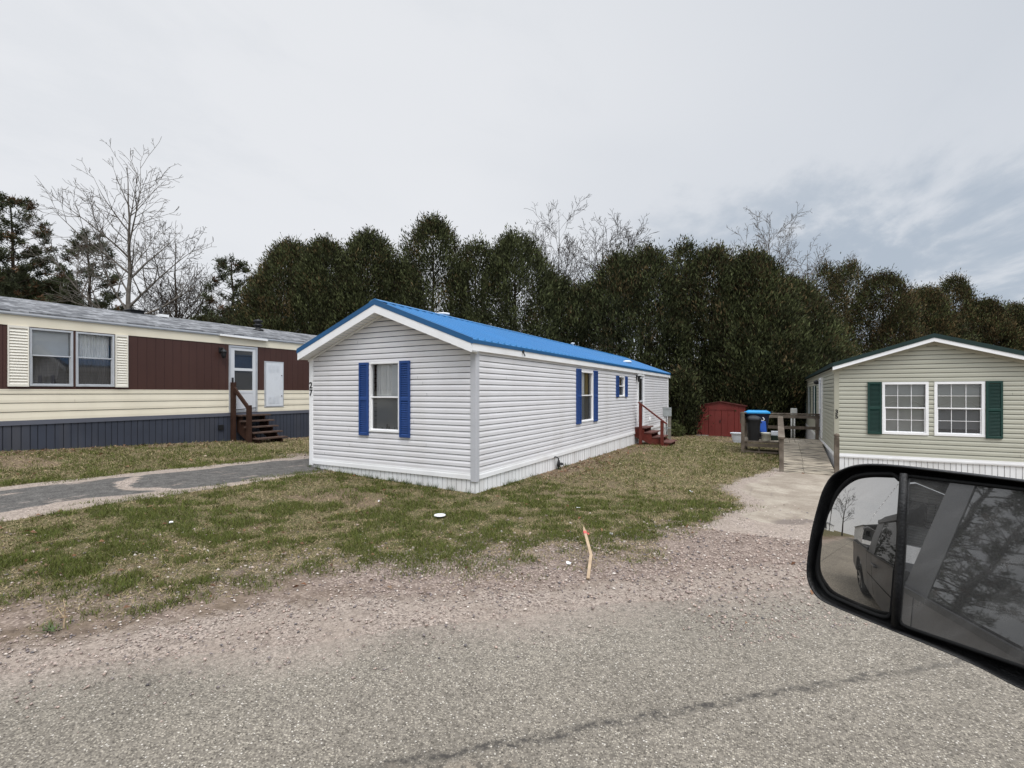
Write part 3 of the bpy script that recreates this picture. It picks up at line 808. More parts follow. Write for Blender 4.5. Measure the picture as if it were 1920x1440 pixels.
# ------------------------------------------------------------------ HOME on the right: sage green
def sage_home():
    X0, Y0 = 1.261, 14.241; wf = 3.66; X1 = X0 + wf; L = 18.3; Y1 = Y0 + L
    h = thing('mobile_home', 'sage green mobile home with dark green shutters and white trimmed gable', 'house', (3.09, 14.241, -.17))
    WF = Wall((X0, Y0), (1, 0, 0), (0, -1, 0)); WL = Wall((X0, Y0), (0, 1, 0), (-1, 0, 0))
    WR = Wall((X1, Y0), (0, 1, 0), (1, 0, 0)); WB = Wall((X0, Y1), (1, 0, 0), (0, 1, 0))
    um = wf / 2; xm = X0 + um; sl = .318; zr = 3.03
    zt = lambda x: zr - sl * abs(x - xm)
    za = zr - .20
    top = [(sl, 1.0, za + sl * um), (-sl, 1.0, za - sl * um)]
    w1 = (2.182 - X0, 3.035 - X0, .742, 1.960); w2 = (3.133 - X0, 3.990 - X0, .742, 1.960)
    door = (17.75 - Y0, 18.62 - Y0, .30, 2.18); wa = (20.7 - Y0, 21.5 - Y0, .75, 1.96); wb = (24.0 - Y0, 24.9 - Y0, .75, 1.96); wc = (27.5 - Y0, 28.4 - Y0, .75, 1.96)
    w = MB()
    siding(w, WF, .07, wf - .07, .24, za, .1016, [w1, w2], top)
    siding(w, WL, .07, L - .07, .24, 2.28, .1016, [door, wa, wb, wc])
    siding(w, WR, .07, L - .07, .24, 2.28, .1016)
    WB.quad(w, 0, wf, .2, 2.28, 0); w.face([WB(0, 2.28), WB(wf, 2.28), WB(um, za)])
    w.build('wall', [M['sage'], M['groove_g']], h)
    for W, ln in ((WF, wf), (WL, L), (WR, L)):
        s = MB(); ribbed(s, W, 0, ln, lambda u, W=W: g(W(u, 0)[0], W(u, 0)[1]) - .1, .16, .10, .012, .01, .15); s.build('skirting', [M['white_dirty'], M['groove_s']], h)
        t = MB(); W.bar(t, .07, ln - .07, .145, .24, -.03, .028); W.bar(t, .07, ln - .07, .165, .195, .028, .034); t.build('base_trim', M['white'], h)
    for cx, cy, sx, sy in ((X0, Y0, 1, 1), (X1, Y0, -1, 1), (X0, Y1, 1, -1), (X1, Y1, -1, -1)):
        c = MB(); a, o = .078, .024
        c.prism([(cx - sx * o, cy - sy * o, .10), (cx + sx * a, cy - sy * o, .10), (cx + sx * a, cy, .10), (cx, cy, .10), (cx, cy + sy * a, .10), (cx - sx * o, cy + sy * a, .10)], (0, 0, 2.27 - .10))
        c.build('corner_post', M['sage_trim'], h, bevel=.006)
    ye, yb = 14.04, Y1 + .15; xl, xr = X0 - .07, X1 + .07
    r = MB()
    r.prism([(xl, ye, zt(xl)), (xm, ye, zr), (xr, ye, zt(xr)), (xr, ye, zt(xr) - .02), (xm, ye, zr - .02), (xl, ye, zt(xl) - .02)], (0, yb - ye, 0))
    ro = r.build('roof', M['green_roof'], h)
    f, gr, so = MB(), MB(), MB()
    for xe in (xl, xr):
        gr.prism([(xm, ye - .022, zr + .012), (xe, ye - .022, zt(xe) + .012), (xe, ye - .022, zt(xe) - .085), (xm, ye - .022, zr - .085)], (0, .02, 0))
        f.prism([(xm, ye - .012, zr - .083), (xe, ye - .012, zt(xe) - .083), (xe, ye - .012, zt(xe) - .168), (xm, ye - .012, zr - .168)], (0, .03, 0))
        so.face([(xm, ye + .02, zr - .165), (xe, ye + .02, zt(xe) - .165), (xe, Y0, zt(xe) - .165), (xm, Y0, zr - .165)])
        so.prism([(xm, Y0 - .045, zr - .166), (xe, Y0 - .045, zt(xe) - .166), (xe, Y0 - .045, zt(xe) - .225), (xm, Y0 - .045, zr - .225)], (0, .025, 0))
        xw = X0 if xe < xm else X1
        so.box(min(xe, xw) , max(xe, xw), ye + .02, yb, zt(xe) - .14, zt(xe) - .125)
        gr.box(min(xe, xe + (-.03 if xe < xm else .03)), max(xe, xe + (-.03 if xe < xm else .03)), ye, yb, zt(xe) - .09, zt(xe) + .004)
        so.box(min(xw, xw + (-.03 if xe < xm else .03)), max(xw, xw + (-.03 if xe < xm else .03)), ye + .2, yb, zt(xe) - .20, zt(xe) - .14)
    f.build('fascia', M['white'], h); gr.build('rake_trim', M['green_roof'], h); so.build('soffit', M['sage_trim'], h)
    for (w4, k) in ((w1, 0), (w2, 1)):
        o, bl, cu, (a, b, c, d) = window(h, WF, *w4, M['white'], .055, mid=1.362, upper='grey', lower='grey' if k == 0 else 'screen', muntins=(3, 2))
        bl(c + (.0 if k == 0 else .12), d, tilt=.5)
        wd_ = b - a
        for s_, z_ in ((0, 1.86), (1, 1.86), (0, 1.44), (1, 1.44)):
            pts = []; wv = MB()
            for q in range(9):
                f_ = q / 8; uu = f_ * wd_ * .34
                pts.append(WF((a + uu) if s_ == 0 else (b - uu), z_ + (.10 * (f_ ** 2) if z_ > 1.6 else .07 * math.sin(f_ * 2.2) * (1 - .4 * f_)) - .03 * math.sin(f_ * 6), -.052))
            wv.tube(pts, .007, 5); wv.build('valance_trim', M['white'], o)
    shutter(h, WF, 1.905 - X0, 2.172 - X0, .735, 1.968, M['green_shut'], (.5,), pitch=.03)
    shutter(h, WF, 4.0 - X0, 4.268 - X0, .720, 1.968, M['green_shut'], (.5,), pitch=.03)
    for w4 in (wa, wb, wc):
        o, bl, cu, (a, b, c, d) = window(h, WL, *w4, M['white'], .05)
        bl(c, d)
        shutter(h, WL, w4[0] - .28, w4[0] - .01, .74, 1.97, M['green_shut'], (.5,), pitch=.06); shutter(h, WL, w4[1] + .01, w4[1] + .28, .74, 1.97, M['green_shut'], (.5,), pitch=.06)
    u0, u1, z0, z1 = door
    fm = MB(); W = WL
    W.bar(fm, u0, u0 + .06, z0, z1, -.05, .06); W.bar(fm, u1 - .06, u1, z0, z1, -.05, .06); W.bar(fm, u0 + .06, u1 - .06, z1 - .06, z1, -.05, .06)
    fm.build('door_frame', M['white'], h)
    dd = MB(); a, b = u0 + .06, u1 - .06
    W.bar(dd, a, a + .1, z0, z1 - .06, -.02, .04); W.bar(dd, b - .1, b, z0, z1 - .06, -.02, .04)
    for p0, p1 in ((z0, z0 + .2), (1.18, 1.24), (z1 - .16, z1 - .06)): W.bar(dd, a + .1, b - .1, p0, p1, -.02, .039)
    do = dd.build('door', M['door_w'], h)
    p = MB(); W.quad(p, a + .1, b - .1, z0 + .2, 1.18, .01); W.quad(p, a + .1, b - .1, 1.24, z1 - .16, .01); p.build('pane', GL['dark'], do)
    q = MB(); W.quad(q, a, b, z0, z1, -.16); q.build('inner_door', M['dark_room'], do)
    lm = MB(); lm.box(X0 - .03, X0, 18.9, 19.0, 2.02, 2.14); lm.lathe((X0 - .1, 18.95, 1.98), [(0, 0), (.07, .02), (.09, .1), (.03, .14), (0, .15)], 10); lm.build('porch_lamp', M['black'], h)
    number(h, '3\n5', .138, (X0 + .028, Y0 - .028, 1.185), 0, M['black'], bold=.025)

sage_home()

# ------------------------------------------------------------------ ramp, deck and what stands on it
def ramp():
    s = thing('access_ramp', 'weathered grey wooden ramp and deck beside the sage green home', 'ramp', (.3, 16.0, g(.3, 16)))
    zd = .20; zb = g(.6, 13.0)
    xa, xb = .15, 1.17; ya, yd, ye = 13.0, 16.9, 18.55
    # ramp boards, lying across, two runs meeting on a seam
    m = MB(); n = 27
    for i in range(n):
        y0 = ya + (yd - ya) * i / n; y1 = ya + (yd - ya) * (i + .89) / n
        f = lambda y: zb + .03 + (zd - zb - .03) * (y - ya) / (yd - ya)
        sp = xa + (xb - xa) * (.42 if y0 > 14 else .40)
        for x0, x1 in ((xa, sp - .004), (sp + .004, xb)):
            dz = random.uniform(-.006, .006)
            m.prism([(x0, y0, f(y0) + dz), (x0, y1, f(y1) + dz), (x0, y1, f(y1) + dz - .035), (x0, y0, f(y0) + dz - .035)], (x1 - x0, 0, 0))
    m.build('ramp_boards', M['boards'], s)
    m = MB()
    for x in (xa - .02, xb - .02):
        m.prism([(x, ya + .02, zb - .1), (x, yd, -.2), (x, yd, zd - .03), (x, ya + .02, zb + .0)], (.04, 0, 0))
    m.build('ramp_beam', M['rail_wood'], s)
    # deck boards run away from the camera
    m = MB(); x = -.96
    while x < 1.2:
        m.box(x, min(x + .138, 1.235), yd, ye, zd - .035, zd + random.uniform(-.003, .003)); x += .146
    m.build('deck_boards', M['boards'], s)
    m = MB()
    m.box(-.96, xa, yd - .04, yd - .002, zd - .04, zd + .015); m.box(-.96, xa, yd - .04, yd - .002, zd - .17, zd - .06); m.box(-.96, xa, yd - .035, yd - .003, -.16, -.10)
    m.box(-.99, -.955, yd, ye, zd - .15, zd - .01); m.box(-.5, -.46, yd + .01, yd + .05, -.2, zd - .17)
    m.box(-.99, 1.2, ye, ye + .035, zd - .2, zd)
    m.build('deck_rim', M['rail_wood'], s)
    for (x, y, z0, z1) in ((-.93, yd - .09, -.30, 1.06), (-.93, ye + .0, -.35, 1.0), (1.15, ye - .02, -.2, 1.0), (xa - .05, ya + .06, zb - .1, .63), (xa - .05, yd - .06, -.2, .93), (1.20, 13.22, zb - .1, .66), (.1, ye, -.2, .98)):
        p = MB(); p.box(x - .048, x + .048, y - .048, y + .048, z0, z1); p.build('post', M['rail_wood'], s, bevel=.006)
    p = MB(); p.lathe((1.20, 13.22, .66), [(.05, 0), (.055, .02), (.04, .04), (.058, .075), (.05, .11), (0, .135)], 12); p.build('post_cap', M['rail_wood'], s, True)
    r = MB(); r.bar((xa - .05, ya - .06, .655), (xa - .05, yd + .05, .965), .14, .04); r.build('handrail', M['rail_wood'], s)
    r = MB(); r.bar((-.98, ye + .0, 1.01), (1.22, ye + .0, 1.01), .14, .04); r.bar((-.98, ye - .052, .92), (1.22, ye - .052, .92), .04, .1)
    r.bar((-.98, ye - .052, .56), (1.22, ye - .052, .56), .04, .1); r.build('back_rail', M['rail_wood'], s)
    r = MB(); r.bar((-.93, yd - .14, 1.085), (-.93, ye + .06, 1.03), .14, .04); r.bar((-.99, yd - .1, .9), (-.99, ye, .9), .035, .3); r.build('side_rail', M['rail_wood'], s)

    # trash can
    def taper(m, cx, cy, z0, z1, a0, b0, a1, b1, n=28, pw=5.0, mi=0, cap=True):
        i = len(m.v)
        for z, a, b in ((z0, a0, b0), (z1, a1, b1)):
            for j in range(n):
                t = 2 * math.pi * j / n; c, sn = math.cos(t), math.sin(t)
                q = (abs(c) ** pw + abs(sn) ** pw) ** (-1 / pw)
                m.v.append((cx + a * c * q, cy + b * sn * q, z))
        for j in range(n): m.f.append((i + j, i + (j + 1) % n, i + n + (j + 1) % n, i + n + j)); m.m.append(mi)
        if cap:
            m.f.append(tuple(i + j for j in range(n - 1, -1, -1))); m.m.append(mi); m.f.append(tuple(i + n + j for j in range(n))); m.m.append(mi)
    z = zd + .004
    t = thing('trash_can', 'black trash can with rounded lid in front of the navy blue cart', 'trash can', (-.64, 17.18, z))
    m = MB(); taper(m, -.64, 17.18, z, z + .64, .155, .15, .20, .19, pw=3.4)
    taper(m, -.64, 17.18, z + .60, z + .655, .21, .2, .215, .205, pw=3.4); m.build('body', M['bin_black'], t)
    m = MB(); taper(m, -.64, 17.18, z + .655, z + .70, .225, .215, .215, .205, pw=3.4); taper(m, -.64, 17.18, z + .70, z + .76, .215, .205, .15, .14, pw=3); taper(m, -.64, 17.18, z + .76, z + .785, .15, .14, .06, .06, pw=2.4)
    m.build('lid', M['bin_black'], t)
    for sx in (-1, 1):
        m = MB(); m.bar((-.64 + sx * .215, 17.12, z + .57), (-.64 + sx * .215, 17.24, z + .57), .03, .05); m.build('handle', M['bin_black'], t)
    t = thing('recycling_cart', 'navy blue recycling cart with light blue lid on the deck behind the black trash can', 'bin', (-.56, 17.92, z))
    m = MB(); taper(m, -.56, 17.92, z + .05, z + .82, .27, .24, .355, .30, pw=7); taper(m, -.56, 17.92, z + .78, z + .835, .375, .315, .38, .32, pw=7); m.build('body', M['bin_navy'], t)
    m = MB(); taper(m, -.56, 17.92, z + .836, z + .875, .39, .33, .385, .325, pw=7); taper(m, -.56, 17.92, z + .875, z + .925, .37, .31, .28, .25, pw=5); m.build('lid', M['lid_blue'], t)
    m = MB(); m.tube([(-.15, 17.7, z + .86), (-.13, 17.8, z + .88), (-.13, 18.05, z + .88), (-.15, 18.15, z + .86)], .016, 8); m.build('handle', M['bin_navy'], t)
    m = MB(); m.lathe((-.34, 17.601, z + .62), [(.0, 0), (.0, .0001)], 4)
    ring = MB()                                                        # white round mark on the front
    for j in range(16):
        a0, a1 = 2 * math.pi * j / 16, 2 * math.pi * (j + 1) / 16
        if 3 < j < 7: continue
        P = lambda a, r: (-.40 + r * math.cos(a), 17.592, z + .66 + r * math.sin(a))
        ring.face([P(a0, .035), P(a1, .035), P(a1, .062), P(a0, .062)])
    ring.build('cart_emblem', M['paper'], t)
    for sx in (-1, 1):
        m = MB(); m.tube([(-.56 + sx * .24, 18.16, z + .09), (-.56 + sx * .30, 18.16, z + .09)], .09, 16); m.build('wheel', M['black'], t)
    t = MB(); t.obox((-.46, 17.52, z + .25), (.185, .02, -.03), (.0, .03, .02), (.055 - .09, .06, .35))  # thin leaning panel: only the lid of a tote
    o = t.build('tote_lid', M['tote_blue'], None, bevel=.012); tag(o, 'bright blue plastic tote lid leaning beside the black trash can', 'tote')
    t = thing('bucket', 'round off white plastic tub in front of the bright blue tote lid', 'tub', (-.30, 17.25, z))
    m = MB(); m.lathe((-.30, 17.25, z), [(.11, 0), (.128, .015), (.135, .20), (.148, .20), (.148, .225), (.135, .225), (.128, .23), (.125, .21), (0, .20)], 24); m.build('body', M['bucket_w'], t, True)
    m = MB(); m.lathe((-.30, 17.25, z + .225), [(.152, 0), (.152, .02), (.13, .03), (0, .032)], 24); m.build('lid', M['bucket_w'], t, True)
    t = MB(); t.box(-.16, .075, 17.5, 17.72, z + .15, z + .215); t.box(-.155, .07, 17.505, 17.715, z + .219, z + .28)
    o = t.build('white_boards', M['tub_w'], None, bevel=.006); tag(o, 'stack of two white boxes behind the off white tub on the deck', 'boxes')
    t = MB(); taper(t, -.04, 17.6, z, z + .15, .12, .14, .135, .16, pw=5)
    o = t.build('storage_bin', M['bin_green'], None); tag(o, 'low dark green bin under the white boxes on the deck', 'bin')
    zt = g(-1.42, 22.2)
    t = MB(); cx, cy = -1.36, 21.6; zt = g(cx, cy)
    taper(t, cx, cy, zt, zt + .36, .19, .16, .26, .22, pw=4, cap=True); taper(t, cx, cy, zt + .36, zt + .40, .29, .25, .295, .255, pw=4); taper(t, cx, cy, zt + .10, zt + .14, .212, .18, .222, .19, pw=4)
    o = t.build('wash_tub', M['tub_w'], None); tag(o, 'white oval wash tub on the grass left of the deck', 'tub')
    # pedestal behind the deck
    cx, cy = .55, 20.5; zz = g(cx, cy)
    t = thing('utility_pedestal', 'grey meter box on twin pipes behind the deck rail', 'meter box', (cx, cy, zz))
    m = MB(); m.box(cx - .105, cx + .105, cy - .06, cy + .06, .90, 1.14); m.build('meter_box', M['pvc'], t, bevel=.01)
    for dx in (-.07, .02):
        m = MB(); m.tube([(cx + dx, cy, zz - .1), (cx + dx, cy, .92)], .028, 10); m.build('conduit', M['pvc'], t, True)
    m = MB(); m.tube([(cx - .02, cy, .95), (cx - .02, cy - .07, .95)], .05, 14); m.build('meter_dial', M['galv'], t)
ramp()

def pedestal():
    cx, cy = -3.86, 20.1; zz = g(cx, cy)
    t = thing('electric_pedestal', 'grey electric box on wooden post and conduit behind the red steps', 'meter box', (cx, cy, zz))
    m = MB(); m.box(cx - .16, cx + .16, cy - .07, cy + .07, .76, 1.11); m.build('meter_box', M['galv'], t, bevel=.012)
    m = MB(); m.box(cx - .165, cx + .165, cy - .085, cy - .071, 1.06, 1.12); m.build('box_cover', M['galv'], t)
    m = MB(); m.box(cx + .03, cx + .14, cy - .03, cy + .07, zz - .2, .77); m.build('post', M['postwood'], t)
    m = MB(); m.tube([(cx - .09, cy, zz - .1), (cx - .09, cy, .77)], .03, 10); m.build('conduit', M['pvc'], t, True)
    m = MB(); m.tube([(cx - .02, cy - .03, zz - .1), (cx - .02, cy - .03, .77)], .014, 8); m.build('cable', M['black'], t, True)
    m = MB(); m.bar((cx - .12, cy - .035, .30), (cx + .14, cy - .035, .30), .01, .05); m.build('strap', M['galv'], t)
pedestal()

def shed():
    X0, X1, Y0, Y1 = -3.49, -1.30, 25.54, 27.6; zb = g(-2.4, 25.5)
    zw, za = 1.06, 1.26; xm = -2.415
    t = thing('garden_shed', 'red metal garden shed with double doors under the cedar hedge', 'shed', (xm, Y0, zb))
    w = MB(); W = Wall((X0, Y0), (1, 0, 0), (0, -1, 0)); ln = X1 - X0
    dl, dr = .56, 1.72
    ribbed(w, W, 0, dl, lambda u: zb - .1, zw, .19, .02, .012); ribbed(w, W, dr, ln, lambda u: zb - .1, zw, .19, .02, .012)
    W.quad(w, dl, dr, .90, zw, 0)
    w.face([W(0, zw), W(ln, zw), W(xm - X0, za)])
    for Wx, l2 in ((Wall((X0, Y0), (0, 1, 0), (-1, 0, 0)), Y1 - Y0), (Wall((X1, Y0), (0, 1, 0), (1, 0, 0)), Y1 - Y0), (Wall((X0, Y1), (1, 0, 0), (0, 1, 0)), ln)):
        ribbed(w, Wx, 0, l2, lambda u: zb - .1, zw, .19, .02, .012)
    w.build('wall', M['shed_red'], t)
    for a, b in ((dl + .005, (dl + dr) / 2 - .004), ((dl + dr) / 2 + .004, dr - .005)):
        d = MB(); ribbed(d, W, a, b, lambda u: zb + .02, .895, .29, .03, .012)
        d.v = [(x, y - .02, z) for x, y, z in d.v]; W.bar(d, a, b, .86, .895, .02, .035); W.bar(d, a, b, zb + .02, zb + .06, .02, .034)
        do = d.build('door', M['shed_red'], t)
        if a < 1: k = MB(); W.bar(k, b - .07, b - .035, .26, .38, .02, .06); k.build('handle', M['black'], do)
    r = MB(); ov = .07
    sl = (za - zw) / (xm - X0)
    r.prism([(X0 - ov, Y0 - ov, zw - sl * ov), (xm, Y0 - ov, za), (X1 + ov, Y0 - ov, zw - sl * ov), (X1 + ov, Y0 - ov, zw - sl * ov + .035), (xm, Y0 - ov, za + .035), (X0 - ov, Y0 - ov, zw - sl * ov + .035)], (0, Y1 - Y0 + 2 * ov, 0))
    r.build('roof', M['shed_red2'], t)
    b = MB(); W.bar(b, -.02, ln + .02, zb - .05, zb + .05, -.02, .012); b.build('base_rail', M['galv'], t)
    # board fence left of it
    f = thing('wooden_fence', 'dark red wooden fence between the white home and the red shed', 'fence', (-5.0, 25.9, zb))
    p = MB(); WFn = Wall((-9.2, 25.95), (1, 0, 0), (0, -1, 0)); ribbed(p, WFn, 0, 5.62, lambda u: zb - .2, .98, .145, .02, .015, .1); WFn.quad(p, 0, 5.62, zb - .2, .98, -.02); p.build('board_panel', M['fence_red'], f)
    for x in (-9.15, -7.3, -5.45, -3.62):
        q = MB(); q.box(x - .05, x + .05, 25.98, 26.08, zb - .2, 1.05); q.build('post', M['fence_red'], f)
    q = MB(); q.bar((-9.2, 25.93, 1.0), (-3.58, 25.93, 1.0), .08, .04); q.build('top_rail', M['rail_wood'], f)
shed()

# ------------------------------------------------------------------ small things on the lawn and verge
def litter():
    t = thing('broken_stake', 'snapped wooden survey stake with pink tape lying at the edge of the lawn', 'stake', (-1.57, 4.5, g(-1.57, 4.5)))
    z = lambda x, y: g(x, y)
    a = Vector((-1.50, 4.19, z(-1.5, 4.19) + .02)); b = Vector((-1.602, 4.56, z(-1.6, 4.56) + .115)); e = Vector((-1.80, 4.92, z(-1.8, 4.92) + .24))
    m = MB(); m.bar(a, b, .029, .018); m.build('lower_piece', M['stake'], t, bevel=.003)
    d = (e - b).normalized(); m = MB(); m.bar(b - d * .02, e, .029, .018)
    sd = d.cross(Vector((0, 0, 1))).normalized(); up = sd.cross(d)
    m.prism([e + sd * .0145 + up * .009, e - sd * .0145 + up * .009, e + d * .10 + up * .009], up * -.018)
    m.build('upper_piece', M['stake'], t, bevel=.002)
    m = MB(); m.bar(e - d * .06, e - d * .012, .033, .023); m.face([e - d * .03 + sd * .02, e - d * .012 + sd * .048 - up * .015, e - d * .03 + sd * .045 - up * .03, e - d * .05 + sd * .02])
    m.build('tape', M['tape'], t)
    x, y = -4.04, 5.35; m = MB(); m.lathe((x, y, g(x, y) + .030), [(.068, 0), (.079, .004), (.079, .012), (.068, .016), (.02, .015), (0, .015)], 28)
    o = m.build('plastic_disc', M['paper'], None, True); tag(o, 'round white plastic disc lying in the grass before the white home', 'disc')
    def scrap(x, y, s, label, n=7, h=.03, mt='paper'):
        m = MB(); c = (x, y, g(x, y) + .02); ring = []
        for j in range(n):
            t_ = 2 * math.pi * j / n; r = s * .75 * random.uniform(.5, 1.1)
            ring.append((x + r * math.cos(t_), y + r * .7 * math.sin(t_), g(x, y) + .018 + random.uniform(0, h)))
        for j in range(n): m.face([c, ring[j], ring[(j + 1) % n]])
        o = m.build('paper_scrap' if mt == 'paper' else 'fallen_leaf', M[mt], None); tag(o, label, 'litter'); o['group'] = 'scraps littering the lawn'
    scrap(-1.80, 4.47, .06, 'crumpled white scrap on the gravel just left of the broken stake')
    scrap(-2.60, 6.85, .05, 'flat white scrap in the grass right of the white home')
    scrap(-1.33, 9.13, .06, 'pale scrap near the sandy driveway on the lawn, farther of two')
    scrap(-6.41, 3.17, .055, 'white scrap in the grass left of the lawn, below the asphalt driveway')
    scrap(-6.52, 4.59, .04, 'small white scrap high on the lawn nearest the corner of the white home')
    scrap(-5.33, 5.53, .03, 'tiny white scrap on the lawn under the front window')
    scrap(-1.75, 5.7, .03, 'tiny pale scrap in the grass right of the broken stake')
    # dry weed stem by the road
    x, y = -4.44, 1.50; z0 = g(x, y)
    t = thing('dry_weed', 'dry straw coloured weed stem with a green tuft at the road edge', 'weed', (x, y, z0))
    m = MB(); m.tube([(x, y, z0), (x - .01, y + .01, z0 + .09), (x + .02, y + .0, z0 + .16), (x - .005, y, z0 + .21)], [.006, .004, .003, .002], 5); m.tube([(x, y, z0 + .08), (x - .05, y - .02, z0 + .15)], [.003, .0015], 5); m.build('stem', M['stake'], t)
    m = MB()
    for j in range(26):
        a = random.uniform(0, 6.28); l = random.uniform(.05, .11); c = (x - .03 + random.uniform(-.05, .05), y - .05 + random.uniform(-.04, .04), z0)
        e = (c[0] + math.cos(a) * l, c[1] + math.sin(a) * l, z0 + l * .45); n_ = (-math.sin(a) * .006, math.cos(a) * .006)
        m.face([(c[0] - n_[0], c[1] - n_[1], c[2]), (c[0] + n_[0], c[1] + n_[1], c[2]), e])
    m.build('tuft', mat('tuft_green', (.07, .10, .03), .7), t)
litter()

# ------------------------------------------------------------------ trees: (x, y, top z, crown radius, density, brown, label)
CEDARS = [
    (-28.52, 19.19, 8.96, 1.14, 0.80, 0.15, 'lower rounded cedar at the left end of the tall hedge beside the dark pine'),
    (-26.29, 19.84, 11.08, 2.04, 1.15, 0.25, 'broad bushy cedar near the left end of the tall hedge, brownish at its crown'),
    (-24.11, 20.57, 11.15, 1.82, 1.15, 0.15, 'full cedar between the broad brownish one and the one over the blue gable'),
    (-21.58, 21.49, 11.44, 1.93, 1.05, 0.10, 'round-topped cedar above the left slope of the blue roof'),
    (-19.97, 22.60, 9.92, 1.16, 0.85, 0.10, 'low cedar in the dip left of the tallest cedar behind the blue ridge'),
    (-17.90, 23.04, 12.19, 1.90, 0.80, 0.10, 'tallest cedar of the hedge, standing right behind the ridge of the blue roof'),
    (-15.43, 23.93, 10.67, 1.44, 0.75, 0.08, 'airy cedar just right of the tallest cedar, sky showing through'),
    (-13.24, 24.67, 11.04, 1.91, 0.95, 0.05, 'tall dark cedar in the middle of the hedge left of the bare twiggy trees'),
    (-11.11, 25.61, 8.56, 1.34, 0.85, 0.05, 'low dark cedar in front of the upright bare tree'),
    (-9.59, 26.21, 8.03, 1.21, 0.85, 0.08, 'lowest cedar of the hedge, in the dip below the bare trees'),
    (-7.71, 26.55, 9.55, 1.48, 0.95, 0.20, 'olive cedar behind the far end of the blue roof'),
    (-6.18, 27.15, 9.79, 1.53, 0.95, 0.20, 'round olive cedar above the side door of the white home'),
    (-4.44, 27.87, 10.11, 0.94, 0.75, 0.12, 'narrow pointed cedar, thin at the top, above the far corner of the white home'),
    (-3.05, 28.29, 9.69, 1.56, 0.95, 0.25, 'brown-tipped cedar above the red shed'),
    (-1.28, 28.91, 9.26, 2.06, 1.35, 0.20, 'huge dense cedar with round crown, right of the red shed'),
    (0.56, 30.37, 7.98, 1.91, 1.30, 0.25, 'dense sloping cedar at the right end of the tall hedge above the deck'),
    (0.95, 34.60, 6.50, 1.31, 1.20, 0.20, 'low cedar squeezed behind the far end of the sage green home'),
]
FAR_CEDARS = [
    (2.98, 40.35, 10.91, .95, 0.42, 0.50, 'thin see-through reddish cedar first right of the tall hedge'),
    (4.45, 42.29, 11.33, 1.25, 0.58, 0.40, 'tall ragged cedar with a visible trunk left of the sage gable'),
    (6.71, 43.52, 10.49, 1.85, 0.75, 0.60, 'brownish broad cedar above the left slope of the sage gable'),
    (9.58, 46.23, 9.55, 2.14, 1.10, 0.45, 'rounded olive brown cedar behind the peak of the sage gable'),
    (12.17, 49.91, 10.95, 1.42, 0.80, 0.40, 'slender cedar standing taller behind the peak of the sage gable'),
    (13.99, 49.77, 8.87, 1.87, 1.05, 0.50, 'low brownish cedar above the right slope of the sage gable'),
    (15.92, 50.82, 8.47, 1.95, 1.10, 0.40, 'last cedar at the right edge of the photo above the sage roof'),
    (18.52, 52.24, 7.86, 2.24, 1.10, 0.40, ''),
]
LOW_CEDARS = [
    (-4.10, 25.35, 3.0, .50, 1.10, 0.15, 'short cedar with a drooping bough over the red shed'),
    (-0.89, 28.67, 4.42, 1.69, 1.30, 0.20, 'bushy young cedar behind the blue lidded cart'),
    (-2.96, 29.82, 4.02, 1.52, 1.30, 0.20, 'short cedar tucked behind the red shed roof'),
    (0.67, 33.39, 3.50, 1.47, 1.40, 0.20, 'dark low cedar in the shade behind the deck'),
]
LEFT_CEDARS = [
    (-49.88, 13.81, 10.86, 2.77, 1.10, 0.05, 'dark cedar at the left edge behind the grey shingle roof'),
    (-47.28, 15.23, 9.95, 2.37, 1.10, 0.05, 'low dark cedar between the two pines behind the shingle roof'),
    (-36.86, 20.91, 7.57, 1.78, 1.10, 0.10, 'low shrubby cedar behind the shingle roof right of the bare trees'),
    (-33.33, 20.55, 7.36, 1.57, 1.10, 0.10, 'low cedar behind the chimney of the shingle roof'),
]

M['needles'] = attr_mat('evergreen_foliage', .75, .2, .25)
def rvec(n):
    v = RNG.normal(size=(n, 3)); return v / np.linalg.norm(v, axis=1, keepdims=True)

def leaf_quads(C, D, Ln, Wd):
    """diamond leaves at C along unit D"""
    n = len(C); r = rvec(n); S = np.cross(D, r); S /= np.linalg.norm(S, axis=1, keepdims=True) + 1e-9
    Ln = Ln[:, None]; Wd = Wd[:, None]
    return np.stack([C, C + D * Ln * .45 + S * Wd, C + D * Ln, C + D * Ln * .45 - S * Wd], 1)

